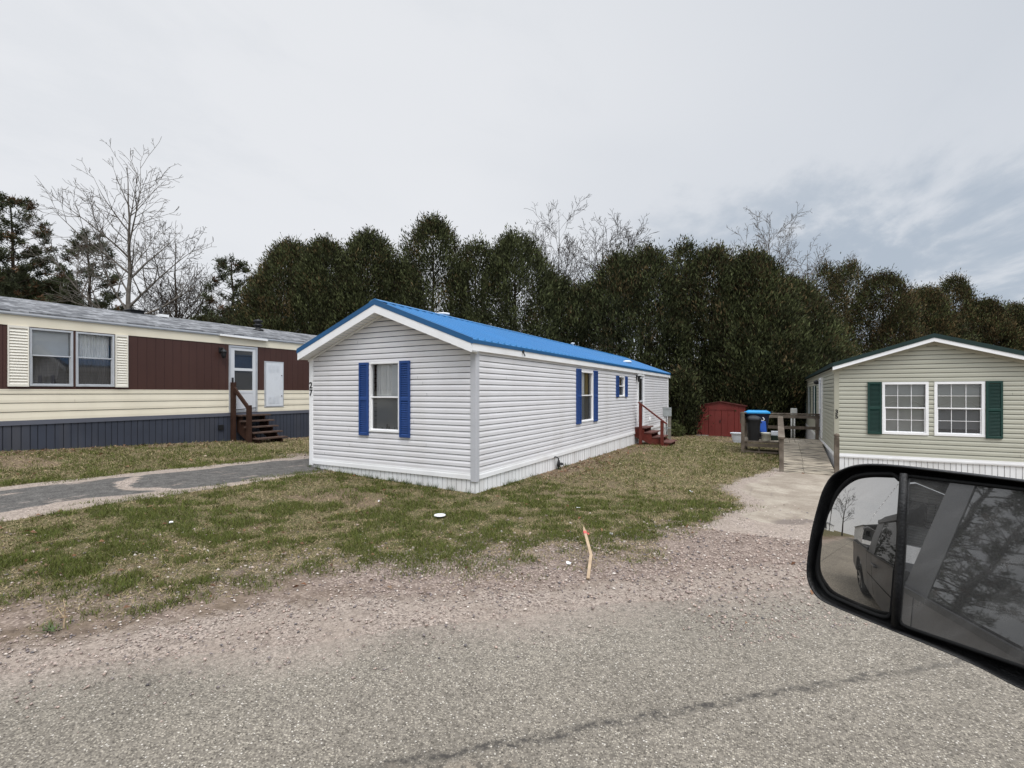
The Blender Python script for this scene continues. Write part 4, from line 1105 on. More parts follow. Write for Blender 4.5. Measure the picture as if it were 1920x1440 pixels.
def cedar(x, y, ztop, Rr, dens, brown, label, name='cedar_tree', group='cedars of the tall hedge', skirt=.35, tone=1.0):
    zb = g(x, y) - .1; H = ztop - .3 - zb
    t = thing(name, label, 'tree', (x, y, zb), 0, group)
    Rr = Rr * 1.42; ncl = int(84 * H * Rr * dens) + 150
    h = RNG.random(ncl) ** .80
    a = RNG.random(ncl) * 2 * math.pi
    sd = int(RNG.integers(0, 9999))
    cap = min(.6, 2.0 * Rr / H); tt = np.clip((h - (1 - cap)) / cap, 0, 1); prof = np.sqrt(np.clip(1 - tt ** 1.65, 0, 1)) * (.70 + .30 * np.clip(h / .25, 0, 1)) * (1.06 - .12 * h)
    lob = .58 + .5 * vnoise(np.cos(a) * 1.3 + 9, np.sin(a) * 1.3 + h * H * .33, 1.0, sd) + .28 * vnoise(np.cos(a) * 3 + 9, np.sin(a) * 3 + h * H * .9, 1.0, sd + 1)
    rad = Rr * prof * lob * np.where(RNG.random(ncl) < .78, .72 + .28 * RNG.random(ncl), RNG.random(ncl) ** .6)
    keep = vnoise(a * 2.2 + h * 2, h * H * .8, 1.0, sd + 3) > (.54 - .34 * min(dens, 1.3))
    P = np.stack([x + np.cos(a) * rad, y + np.sin(a) * rad, zb + .15 + h * (H - .3)], 1)[keep]
    a = a[keep]; h = h[keep]; ncl = len(P)
    tone_c = (.25 + 1.75 * RNG.random(ncl) ** 2.0) * tone
    br = (RNG.random(ncl) < brown * .75 * (.3 + 1.1 * h))
    k = 22
    C = np.repeat(P, k, 0) + RNG.normal(size=(ncl * k, 3)) * np.array([.19, .19, .26])
    out = np.stack([np.cos(a), np.sin(a), np.zeros(ncl)], 1); out = np.repeat(out, k, 0)
    D = out * .5 + rvec(ncl * k) * .6 + np.array([0, 0, .85]); D /= np.linalg.norm(D, axis=1, keepdims=True)
    n = ncl * k
    V = leaf_quads(C, D, RNG.uniform(.11, .27, n), RNG.uniform(.016, .037, n))
    base = np.where(np.repeat(br, k)[:, None], np.array([[.10, .072, .034]]), np.array([[.068, .076, .031]]))
    base = base + RNG.normal(size=(n, 1)) * np.array([[.006, .006, .003]])
    c = np.clip(base * np.repeat(tone_c, k)[:, None] * RNG.uniform(.7, 1.35, (n, 1)), .004, .3)
    np_mesh('crown', V, 4, M['needles'], t, np.repeat(c, 4, 0))
    # trunk with a few inner limbs
    P0, P1, R0, R1 = [], [], [], []
    nz = 9; pts = [np.array([x + random.uniform(-.06, .06), y + random.uniform(-.06, .06), zb - .1 + (H * .9) * i / nz]) for i in range(nz + 1)]
    for i in range(nz):
        P0.append(pts[i]); P1.append(pts[i + 1]); R0.append(.16 * (1 - i / (nz + 1)) * min(1, Rr / 1.5) + .015); R1.append(.16 * (1 - (i + 1) / (nz + 1)) * min(1, Rr / 1.5) + .015)
    for j in range(int(12 * H / 8)):
        i = random.randint(1, nz - 1); a_ = random.uniform(0, 6.28); l = Rr * random.uniform(.4, .85) * (1 - .5 * i / nz)
        q = pts[i] + (pts[i + 1] - pts[i]) * random.random(); e = q + np.array([math.cos(a_) * l, math.sin(a_) * l, l * random.uniform(.5, 1.2)])
        P0.append(q); P1.append(e); R0.append(.035); R1.append(.01)
    segs_mesh('trunk', P0, P1, R0, R1, M['bark_dark'], t, 6)
    return t

for a in CEDARS: cedar(*a)
for a in FAR_CEDARS[:-1]: cedar(*a, group='cedars behind the sage green home', tone=1.05)
cedar(*FAR_CEDARS[-1][:6], 'cedar outside the right edge of the photo behind the sage home', group='cedars behind the sage green home')
for a in LOW_CEDARS: cedar(*a, group='short cedars below the tall hedge', tone=.85)
for a in LEFT_CEDARS: cedar(*a, group='low cedars behind the shingle roof')

def pine(x, y, ztop, Rr, label, lean=0.0, tuft=34, z_start=.12, dens=1.0, group='pines'):
    zb = g(x, y) - .2; H = ztop - zb
    t = thing('pine_tree', label, 'tree', (x, y, zb), 0, group)
    P0, P1, R0, R1 = [], [], [], []
    n = 10; pts = [np.array([x + lean * i / n + random.uniform(-.08, .08), y + random.uniform(-.08, .08), zb + H * .97 * i / n]) for i in range(n + 1)]
    for i in range(n): P0.append(pts[i]); P1.append(pts[i + 1]); R0.append(.22 * (1 - i / (n + .8)) + .02); R1.append(.22 * (1 - (i + 1) / (n + .8)) + .02)
    tips = []
    z = z_start * H
    while z < H * .985:
        f = z / H; fi = f * n; i = min(int(fi), n - 1); q0 = pts[i] + (pts[i + 1] - pts[i]) * (fi - i)
        nb = random.randint(4, 6); a0 = random.uniform(0, 6.28)
        for j in range(nb):
            if random.random() < .12: continue
            a = a0 + 6.28 * j / nb + random.uniform(-.3, .3); l = Rr * (1 - f) ** .75 * random.uniform(.6, 1.12) + .25
            d = np.array([math.cos(a), math.sin(a), random.uniform(.0, .28) + .45 * f]); q = q0.copy(); m_ = max(3, int(l / .45))
            for s in range(m_):
                d2 = d + np.array([random.uniform(-.18, .18), random.uniform(-.18, .18), .10 * s / m_ + random.uniform(-.06, .1)]); d2 /= np.linalg.norm(d2)
                e = q + d2 * l / m_
                P0.append(q); P1.append(e); R0.append(.05 * (1 - s / m_) * (1 - f) + .012); R1.append(.05 * (1 - (s + 1) / m_) * (1 - f) + .010)
                if s >= m_ * .35:
                    tips.append(e)
                    for _ in range(2):
                        b = random.choice((-1, 1)); sl = random.uniform(.25, .7)
                        sd = np.array([-d2[1] * b, d2[0] * b, .35]) + d2 * .5; sd /= np.linalg.norm(sd); e2 = e + sd * sl
                        P0.append(e); P1.append(e2); R0.append(.014); R1.append(.008); tips.append(e2); tips.append(e + sd * sl * .55)
                q = e
        z += random.uniform(.45, .75)
    segs_mesh('trunk', P0, P1, R0, R1, M['bark_dark'], t, 5)
    T = np.array(tips); T = T[RNG.random(len(T)) < dens]; k = tuft; m_ = len(T)
    C = np.repeat(T, k, 0) + RNG.normal(size=(m_ * k, 3)) * .09
    D = rvec(m_ * k) + np.array([0, 0, .5]); D /= np.linalg.norm(D, axis=1, keepdims=True)
    V = leaf_quads(C, D, RNG.uniform(.16, .34, m_ * k), RNG.uniform(.018, .036, m_ * k))
    br = RNG.random(m_) < .12
    base = np.where(np.repeat(br, k)[:, None], np.array([[.11, .06, .03]]), np.array([[.055, .062, .032]]))
    c = base * np.repeat(RNG.uniform(.6, 1.5, m_), k)[:, None] * RNG.uniform(.7, 1.3, (m_ * k, 1))
    np_mesh('crown', V, 4, M['needles'], t, np.repeat(c, 4, 0))

pine(-45.66, 12.69, 15.2, 5.4, 'big layered pine at the left edge behind the shingle roof')
pine(-42.32, 15.65, 12.9, 3.9, 'dark pine behind the bare tree, its trunk showing between clumps')
pine(-31.2, 19.6, 10.9, 3.4, 'ragged pine leaning out of the left end of the tall hedge', lean=-1.0, dens=.9)

def bare(name, label, base, ztop, r0, prims, mt, seed, rnd=10, up=.10, rmin=.008, lateral=(.878, .479), twig=1.0, start=.2, group='leafless trees', rl=.34):
    rs = random.Random(seed)
    x, y = base; zb = g(x, y) - .2; H = ztop - zb
    t = thing(name, label, 'tree', (x, y, zb), 0, group)
    tr = [[], [], [], []]; cr = [[], [], [], []]
    def seg(store, a, b, ra, rb):
        store[0].append(a); store[1].append(b); store[2].append(max(ra, rmin)); store[3].append(max(rb, rmin * .9))
    def grow(p, d, L, r, lev, store):
        n = max(3, int(L / (.42 if lev < 2 else .24))); st = L / n; q = np.array(p, float); d = np.array(d, float); side = rs.choice((-1, 1))
        for i in range(n):
            f = (i + 1) / n
            d = d + np.array([rs.gauss(0, .07), rs.gauss(0, .07), rs.gauss(0, .05) + up]); d /= np.linalg.norm(d)
            e = q + d * st
            seg(store, q, e, r * (1 - .85 * (f - 1 / n)), r * (1 - .85 * f))
            if lev < 4 and f > .18 and len(cr[0]) < 40000:
                m_ = (1 if rs.random() < .92 * twig else 0) + (1 if lev <= 1 and rs.random() < .5 * twig else 0)
                if i == n - 1: m_ += 1
                for _ in range(m_):
                    w = np.cross(d, np.array([rs.gauss(0, 1), rs.gauss(0, 1), rs.gauss(0, 1)])); w /= np.linalg.norm(w) + 1e-9
                    an = R(rs.uniform(28, 58)); d2 = d * math.cos(an) + w * math.sin(an)
                    l2 = L * (rs.uniform(.34, .58) * (1.12 - .55 * f))
                    if l2 > .17: grow(e, d2, l2, r * (1 - .7 * f) * .62, lev + 1, cr)
            q = e
        return q
    # trunk
    n = 14; q = np.array([x, y, zb]); spots = []
    for i in range(n):
        e = q + np.array([rs.gauss(0, .03) * H / 14, rs.gauss(0, .03) * H / 14, H * .94 / n])
        ra, rb = r0 * (1 - .96 * i / n) , r0 * (1 - .96 * (i + 1) / n)
        seg(tr, q, e, ra, rb); spots.append((q.copy(), e.copy(), ra)); q = e
    def at(f):
        i = min(int(f * n), n - 1); a, b, ra = spots[i]; return a + (b - a) * (f * n - i), ra
    for (f, s, el, L) in prims:                       # height share, side (-1 left .. 1 right), rise angle, length
        p, ra = at(f); dx = s; dd = math.sqrt(max(0, 1 - s * s)) * rs.choice((-1, 1))
        lat = np.array([lateral[0], lateral[1], 0]); dep = np.array([-lateral[1], lateral[0], 0])
        d = (lat * dx + dep * dd) * math.cos(R(el)) + np.array([0, 0, math.sin(R(el))])
        grow(p, d, L, ra * .62, 1, cr)
    for i in range(rnd):
        f = start + (.98 - start) * (i + rs.random()) / rnd; p, ra = at(f); a = i * 2.4 + rs.uniform(-.4, .4); el = R(rs.uniform(25, 55))
        d = np.array([math.cos(a) * math.cos(el), math.sin(a) * math.cos(el), math.sin(el)])
        grow(p, d, H * (rl * (1 - f) + .10) * rs.uniform(.8, 1.2), ra * .42, 1, cr)
    segs_mesh('trunk', *tr, M[mt], t, 9)
    segs_mesh('branches', *cr, M[mt], t, 4)

bare('bare_tree', 'tall bare deciduous tree with spreading limbs behind the roof vent of the shingle roof', (-31.68, 13.48), 15.3, .20,
     [(.36, -.95, 28, 6.0), (.40, .95, 22, 4.2), (.43, -.9, 45, 5.2), (.45, .9, 48, 4.6), (.50, -.8, 40, 4.6), (.56, .6, 55, 3.6), (.58, -.9, 42, 4.8), (.64, -.7, 45, 3.6), (.62, .75, 62, 5.2), (.70, .6, 60, 3.6), (.74, -.7, 52, 3.0), (.8, .6, 55, 2.4), (.84, -.5, 60, 2.0)],
     'bark_grey', 4, rnd=6, start=.5, up=.045, twig=.74, rmin=.009)
bare('bare_tree', 'smaller bushy bare tree behind the shingle roof right of the tall bare tree', (-41.29, 20.77), 15.0, .20,
     [(.33, -.9, 32, 5.5), (.35, .9, 35, 5.2), (.42, .8, 50, 4.5), (.4, -.7, 55, 5.0), (.5, .9, 45, 4.0), (.52, -.85, 45, 4.0)], 'bark_dark', 9, rnd=12, start=.32, up=.07, rmin=.012)
bare('bare_tree', 'slim upright pale bare tree above the middle of the hedge', (-15.07, 35.06), 16.9, .13,
     [(.5, -.9, 55, 4.5), (.45, .9, 60, 4.5), (.55, .5, 66, 4.5), (.52, -.5, 66, 4.2), (.62, .7, 66, 3.6)], 'bark_dark', 15, rnd=15, start=.42, up=.075, rmin=.0105, twig=.84)
bare('bare_tree', 'bare tree with a rounded twiggy crown right of the slim upright one', (-11.40, 34.79), 14.9, .17,
     [(.5, -.9, 45, 5.0), (.5, .9, 38, 6.6), (.56, .6, 50, 5.4), (.6, -.7, 50, 4.6), (.65, .8, 45, 4.8), (.72, -.6, 50, 3.6), (.74, .7, 50, 3.8)], 'bark_dark', 22, rnd=15, start=.42, up=.045, rmin=.0105, twig=.84, rl=.42)
bare('bare_tree', 'windswept bare tree leaning right above the olive cedars', (-9.2, 37.5), 13.6, .17,
     [(.52, .98, 30, 6.0), (.58, .95, 38, 5.2), (.64, .9, 45, 4.2), (.7, .8, 50, 3.2)], 'bark_dark', 31, rnd=8, start=.5, up=.025, rmin=.0105, twig=.84)
bare('bare_tree', 'thin pale bare tree above the huge round cedar', (-.71, 49.05), 18.4, .16,
     [(.55, -.95, 40, 5.6), (.62, .9, 50, 4.0), (.66, -.8, 52, 4.2), (.7, .9, 55, 3.0)], 'bark_grey', 40, rnd=10, start=.55, up=.05, rmin=.012, twig=.82, rl=.34)
bare('bare_tree', 'faint bare tree with slanting twigs right of the thin pale one', (2.6, 51.3), 15.6, .16,
     [(.6, .95, 40, 5.4), (.66, .95, 45, 4.6), (.7, .8, 52, 3.6), (.6, -.8, 50, 3.6)], 'bark_grey', 47, rnd=6, start=.55, up=.02, rmin=.012, twig=.82)

# ground-hugging leafy shrub at the corner of the far home end
def shrub(x, y, h, r, label):
    t = thing('shrub', label, 'shrub', (x, y, g(x, y)))
    n = 260; a = RNG.random(n) * 6.28; rr = np.sqrt(RNG.random(n)) * r; z = g(x, y) + RNG.random(n) * h * (1 - .6 * rr / r)
    C = np.stack([x + rr * np.cos(a), y + rr * np.sin(a), z], 1); C = np.repeat(C, 6, 0) + RNG.normal(size=(n * 6, 3)) * .05
    D = rvec(len(C)) + np.array([0, 0, .6]); D /= np.linalg.norm(D, axis=1, keepdims=True)
    V = leaf_quads(C, D, RNG.uniform(.07, .15, len(C)), RNG.uniform(.015, .03, len(C)))
    c = np.array([[.075, .085, .03]]) * RNG.uniform(.4, 1.5, (len(C), 1)); np_mesh('crown', V, 4, M['needles'], t, np.repeat(c, 4, 0))
    P0 = [np.array([x, y, g(x, y)])] * 8; P1 = [np.array([x + random.uniform(-r, r) * .6, y + random.uniform(-r, r) * .6, g(x, y) + h * random.uniform(.5, .9)]) for _ in range(8)]
    segs_mesh('stems', P0, P1, [.012] * 8, [.005] * 8, M['bark_dark'], t, 4)
shrub(-4.35, 23.9, .95, .55, 'small olive shrub between the electric pedestal and the red fence')

# power lines far behind
for k, (za, zb_) in enumerate(((15.0, 14.2), (12.6, 11.9))):
    m = MB(); n = 24; pts = []
    for i in range(n + 1):
        f = i / n; pts.append((-60 + 62 * f, 30 + 34 * f, za + (zb_ - za) * f - 1.2 * 4 * f * (1 - f)))
    m.tube(pts, .014, 4); o = m.build('power_line', M['black'], None); tag(o, ('upper' if k == 0 else 'lower') + ' thin power line crossing the sky behind the bare trees', 'power line', 'power lines in the sky')

# ------------------------------------------------------------------ ground sheet
def axis(lo, hi, st, far):
    a = list(np.arange(lo, hi + 1e-6, st)); s = st; x = lo
    left = []
    while x > -far: s *= 1.28; x -= s; left.append(x)
    s = st; x = hi; right = []
    while x < far: s *= 1.28; x += s; right.append(x)
    return np.array(left[::-1] + a + right)

def sand_nodes(nt, pos):
    """gritty pinkish sand used by the verge, the road edge and the driveways"""
    N, L = nt.nodes, nt.links
    def noise(s, d):
        n = N.new('ShaderNodeTexNoise'); n.inputs['Scale'].default_value = s; n.inputs['Detail'].default_value = d; n.inputs['Roughness'].default_value = .62; L.new(pos, n.inputs['Vector']); return n.outputs['Fac']
    def ramp(f, a, c, b, d):
        r = N.new('ShaderNodeValToRGB'); e = r.color_ramp.elements; e[0].position = a; e[0].color = (*c, 1); e[1].position = b; e[1].color = (*d, 1); L.new(f, r.inputs[0]); return r.outputs[0]
    vs = N.new('ShaderNodeTexVoronoi'); vs.inputs['Scale'].default_value = 75; L.new(pos, vs.inputs['Vector'])
    vh = N.new('ShaderNodeSeparateColor'); L.new(vs.outputs['Color'], vh.inputs[0])
    grit = ramp(vh.outputs[0], .05, (.155, .125, .105), .95, (.45, .375, .318))
    soft = ramp(noise(14, 7), .28, (.20, .16, .132), .74, (.39, .325, .268))
    x = N.new('ShaderNodeMix'); x.data_type = 'RGBA'; L.new(ramp(noise(2.3, 6), .36, (.25,) * 3, .62, (1, 1, 1)), x.inputs[0]); L.new(soft, x.inputs[6]); L.new(grit, x.inputs[7])
    return x.outputs[2]

def ground_material():
    m = bpy.data.materials.new('ground_soil'); nt, N, L = nodes_of(m); b = N['Principled BSDF']
    ge = N.new('ShaderNodeNewGeometry'); pos = ge.outputs['Position']
    at = N.new('ShaderNodeAttribute'); at.attribute_name = 'Mask'
    sp = N.new('ShaderNodeSeparateColor'); L.new(at.outputs['Color'], sp.inputs[0])
    def noise(s, d=6):
        n = N.new('ShaderNodeTexNoise'); n.inputs['Scale'].default_value = s; n.inputs['Detail'].default_value = d; n.inputs['Roughness'].default_value = .62; L.new(pos, n.inputs['Vector']); return n.outputs['Fac']
    def ramp(f, *st):
        r = N.new('ShaderNodeValToRGB'); e = r.color_ramp.elements
        for i, (p, c) in enumerate(st):
            x = e[i] if i < 2 else e.new(p)
            x.position = p; x.color = (*c, 1)
        L.new(f, r.inputs[0]); return r.outputs[0]
    def mix(f, a, c):
        x = N.new('ShaderNodeMix'); x.data_type = 'RGBA'; L.new(f, x.inputs[0]); L.new(a, x.inputs[6]); L.new(c, x.inputs[7]); return x.outputs[2]
    def edge(mask, n, w=.5):
        """mask sharpened against a noise so the borders are ragged"""
        a = N.new('ShaderNodeMath'); a.operation = 'ADD'; L.new(mask, a.inputs[0])
        s = N.new('ShaderNodeMath'); s.operation = 'MULTIPLY_ADD'; L.new(n, s.inputs[0]); s.inputs[1].default_value = 1.3; s.inputs[2].default_value = -.65; L.new(s.outputs[0], a.inputs[1])
        r = N.new('ShaderNodeMapRange'); r.inputs[1].default_value = .5 - w / 2; r.inputs[2].default_value = .5 + w / 2; L.new(a.outputs[0], r.inputs[0]); return r.outputs[0]
    n1, n2, n3, n4 = noise(1.1), noise(9), noise(42, 4), noise(3.3)
    dirt = ramp(n2, (.3, (.10, .075, .055)), (.7, (.25, .19, .14)))
    turf = mix(ramp(n4, (.38, (0, 0, 0)), (.62, (1, 1, 1))), ramp(n3, (.3, (.035, .04, .014)), (.72, (.15, .15, .06))), ramp(n3, (.3, (.075, .058, .032)), (.75, (.26, .21, .125))))
    vo = N.new('ShaderNodeTexVoronoi'); vo.inputs['Scale'].default_value = 44; L.new(pos, vo.inputs['Vector'])
    hs = N.new('ShaderNodeSeparateColor'); L.new(vo.outputs['Color'], hs.inputs[0])
    gravel = ramp(hs.outputs[0], (.0, (.16, .122, .105)), (.98, (.50, .405, .345))); 
    gravel = mix(ramp(vo.outputs['Distance'], (.25, (0, 0, 0)), (.62, (1, 1, 1))), gravel, ramp(n2, (.3, (.14, .105, .085)), (.7, (.26, .205, .17))))
    sand = sand_nodes(nt, pos)
    c = mix(edge(sp.outputs[0], n2), dirt, turf)
    c = mix(edge(sp.outputs[1], n4), c, gravel)
    c = mix(edge(sp.outputs[2], n2), c, sand)
    al = N.new('ShaderNodeMath'); al.operation = 'MULTIPLY'; L.new(at.outputs['Alpha'], al.inputs[0]); al.inputs[1].default_value = .85
    c = mix(edge(al.outputs[0], n4), c, ramp(n3, (.3, (.11, .08, .055)), (.72, (.27, .20, .135))))
    L.new(c, b.inputs['Base Color']); b.inputs['Roughness'].default_value = .95; b.inputs['Specular IOR Level'].default_value = .1
    bp = N.new('ShaderNodeBump'); bp.inputs['Strength'].default_value = .8; bp.inputs['Distance'].default_value = .012
    ad = N.new('ShaderNodeMath'); ad.operation = 'ADD'; L.new(n3, ad.inputs[0]); L.new(vo.outputs['Distance'], ad.inputs[1])
    L.new(ad.outputs[0], bp.inputs['Height']); L.new(bp.outputs[0], b.inputs['Normal'])
    return m

def ground():
    xs = axis(-18, 6, .13, 420); ys = axis(-4, 31, .15, 420)
    X, Y = np.meshgrid(xs, ys)
    p = perp(X, Y)
    Z = gz(X, Y) + (fbm(X, Y, 1.6, 41) - .5) * .03 * sstep(.3, 1.4, p) * (np.hypot(X, Y) < 60)
    Z = Z - .03 * (1 - sstep(-.5, .05, p)) * (np.abs(along(X, Y)) < 90) * (p > -7.5)
    nx, ny = len(xs), len(ys)
    i = np.arange(nx * ny).reshape(ny, nx)
    f = np.stack([i[:-1, :-1], i[:-1, 1:], i[1:, 1:], i[1:, :-1]], -1).reshape(-1, 4)
    o = np_mesh('ground', np.stack([X, Y, Z], -1).reshape(-1, 3), 4, ground_material(), None, None, True, f)
    gr, st, sa, ba = masks(X, Y)
    a = o.data.attributes.new('Mask', 'FLOAT_COLOR', 'POINT')
    a.data.foreach_set('color', np.stack([gr, st, sa, ba], -1).astype(np.float32).ravel())
    o['kind'] = 'structure'
ground()

def road():
    m = bpy.data.materials.new('worn_asphalt'); nt, N, L = nodes_of(m); b = N['Principled BSDF']
    at = N.new('ShaderNodeAttribute'); at.attribute_name = 'Road'            # across, along
    sx = N.new('ShaderNodeSeparateXYZ'); L.new(at.outputs['Vector'], sx.inputs[0])
    ge = N.new('ShaderNodeNewGeometry'); pos = ge.outputs['Position']
    def noise(s, d=6, src=pos):
        n = N.new('ShaderNodeTexNoise'); n.inputs['Scale'].default_value = s; n.inputs['Detail'].default_value = d; n.inputs['Roughness'].default_value = .6; L.new(src, n.inputs['Vector']); return n.outputs['Fac']
    def ramp(f, *st):
        r = N.new('ShaderNodeValToRGB'); e = r.color_ramp.elements
        for i, (p, c) in enumerate(st):
            x = e[i] if i < 2 else e.new(p)
            x.position = p; x.color = (*c, 1)
        L.new(f, r.inputs[0]); return r.outputs[0]
    def mix(f, a, c):
        x = N.new('ShaderNodeMix'); x.data_type = 'RGBA'; L.new(f, x.inputs[0]); L.new(a, x.inputs[6]); L.new(c, x.inputs[7]); return x.outputs[2]
    def math_(op, a, c, k=None):
        x = N.new('ShaderNodeMath'); x.operation = op
        for i, v in enumerate((a, c)):
            if isinstance(v, (int, float)): x.inputs[i].default_value = v
            else: L.new(v, x.inputs[i])
        if k is not None: x.inputs[2].default_value = k
        return x.outputs[0]
    def rng(f, a, c, lo=0, hi=1):
        r = N.new('ShaderNodeMapRange'); r.inputs[1].default_value = a; r.inputs[2].default_value = c; r.inputs[3].default_value = lo; r.inputs[4].default_value = hi; L.new(f, r.inputs[0]); return r.outputs[0]
    v1 = N.new('ShaderNodeTexVoronoi'); v1.inputs['Scale'].default_value = 108; L.new(pos, v1.inputs['Vector'])
    h1 = N.new('ShaderNodeSeparateColor'); L.new(v1.outputs['Color'], h1.inputs[0])
    v2 = N.new('ShaderNodeTexVoronoi'); v2.inputs['Scale'].default_value = 62; L.new(pos, v2.inputs['Vector'])
    h2 = N.new('ShaderNodeSeparateColor'); L.new(v2.outputs['Color'], h2.inputs[0])
    n1, n2, n3 = noise(.8), noise(6), noise(26, 5)
    agg = ramp(h1.outputs[0], (.0, (.055, .048, .039)), (1.0, (.43, .385, .315)), (.5, (.21, .185, .149)), (.88, (.32, .285, .23)))
    agg = mix(ramp(v1.outputs['Distance'], (.3, (0, 0, 0)), (.7, (1, 1, 1))), agg, ramp(n3, (.3, (.10, .088, .073)), (.7, (.22, .195, .162))))
    spark = math_('MULTIPLY', rng(h2.outputs[1], .83, .92), rng(v2.outputs['Distance'], .32, .22))
    rgbw = N.new('ShaderNodeRGB'); rgbw.outputs[0].default_value = (.54, .50, .44, 1)
    agg = mix(spark, agg, rgbw.outputs[0])
    sc = N.new('ShaderNodeVectorMath'); sc.operation = 'SCALE'; L.new(agg, sc.inputs[0]); L.new(rng(n1, .3, .7, 1.0, 1.32), sc.inputs['Scale']); c = sc.outputs[0]
    # tar seam along the road and a rough patch at its near end
    w = math_('ADD', sx.outputs[0], math_('MULTIPLY', math_('SUBTRACT', n2, .5), .16))
    seam = math_('ABSOLUTE', math_('ADD', w, 1.49), 0)
    seam = math_('MULTIPLY', rng(seam, .045, .012), rng(n3, .40, .60))
    seam = math_('MULTIPLY', seam, rng(sx.outputs[1], 2.6, .9, .45, .95))
    tar = N.new('ShaderNodeRGB'); tar.outputs[0].default_value = (.055, .05, .045, 1)
    c = mix(seam, c, tar.outputs[0])
    dx = math_('ADD', sx.outputs[1], 1.35); dy = math_('ADD', sx.outputs[0], 1.74)
    r2 = math_('ADD', math_('MULTIPLY', math_('MULTIPLY', dx, dx), .9), math_('MULTIPLY', math_('MULTIPLY', dy, dy), 9.0))
    patch = rng(math_('ADD', r2, math_('MULTIPLY', n2, .9)), 1.05, .55)
    c = mix(patch, c, ramp(n3, (.44, (.09, .078, .066)), (.54, (.30, .25, .195))))
    # sand creeping in from the verge
    sand = sand_nodes(nt, pos)
    e = math_('ADD', math_('ADD', sx.outputs[0], math_('MULTIPLY', math_('SUBTRACT', n1, .5), 1.1)), math_('MULTIPLY', math_('SUBTRACT', n3, .5), .9))
    c = mix(rng(e, -.62, .06), c, sand)
    L.new(c, b.inputs['Base Color']); b.inputs['Roughness'].default_value = .9; b.inputs['Specular IOR Level'].default_value = .2
    bp = N.new('ShaderNodeBump'); bp.inputs['Strength'].default_value = .55; bp.inputs['Distance'].default_value = .006
    L.new(v1.outputs['Distance'], bp.inputs['Height']); bp.invert = True; L.new(bp.outputs[0], b.inputs['Normal'])
    A = np.concatenate([np.arange(-80, -12, 2.0), np.arange(-12, 12, .22), np.arange(12, 81, 2.0)]); Bq = np.linspace(0, 1, 34)
    AA, BB = np.meshgrid(A, Bq)
    hi = .12 + (fbm(A, A * 0, 1.7, 77) - .5) * .5; lo = -6.6 + (fbm(A, A * 0, .8, 78) - .5) * .6
    PP = lo[None] + (hi - lo)[None] * BB
    X = RP[0] + RD[0] * AA + RN[0] * PP; Y = RP[1] + RD[1] * AA + RN[1] * PP
    Z = gz(X, Y) + .004 - .02 * sstep(.85, 1, BB)
    nx, ny = len(A), len(Bq); i = np.arange(nx * ny).reshape(ny, nx)
    f = np.stack([i[:-1, :-1], i[:-1, 1:], i[1:, 1:], i[1:, :-1]], -1).reshape(-1, 4)
    o = np_mesh('road', np.stack([X, Y, Z], -1).reshape(-1, 3), 4, m, None, None, True, f)
    a = o.data.attributes.new('Road', 'FLOAT_VECTOR', 'POINT')
    a.data.foreach_set('vector', np.stack([PP, AA, PP * 0], -1).astype(np.float32).ravel())
    o['kind'] = 'structure'
road()

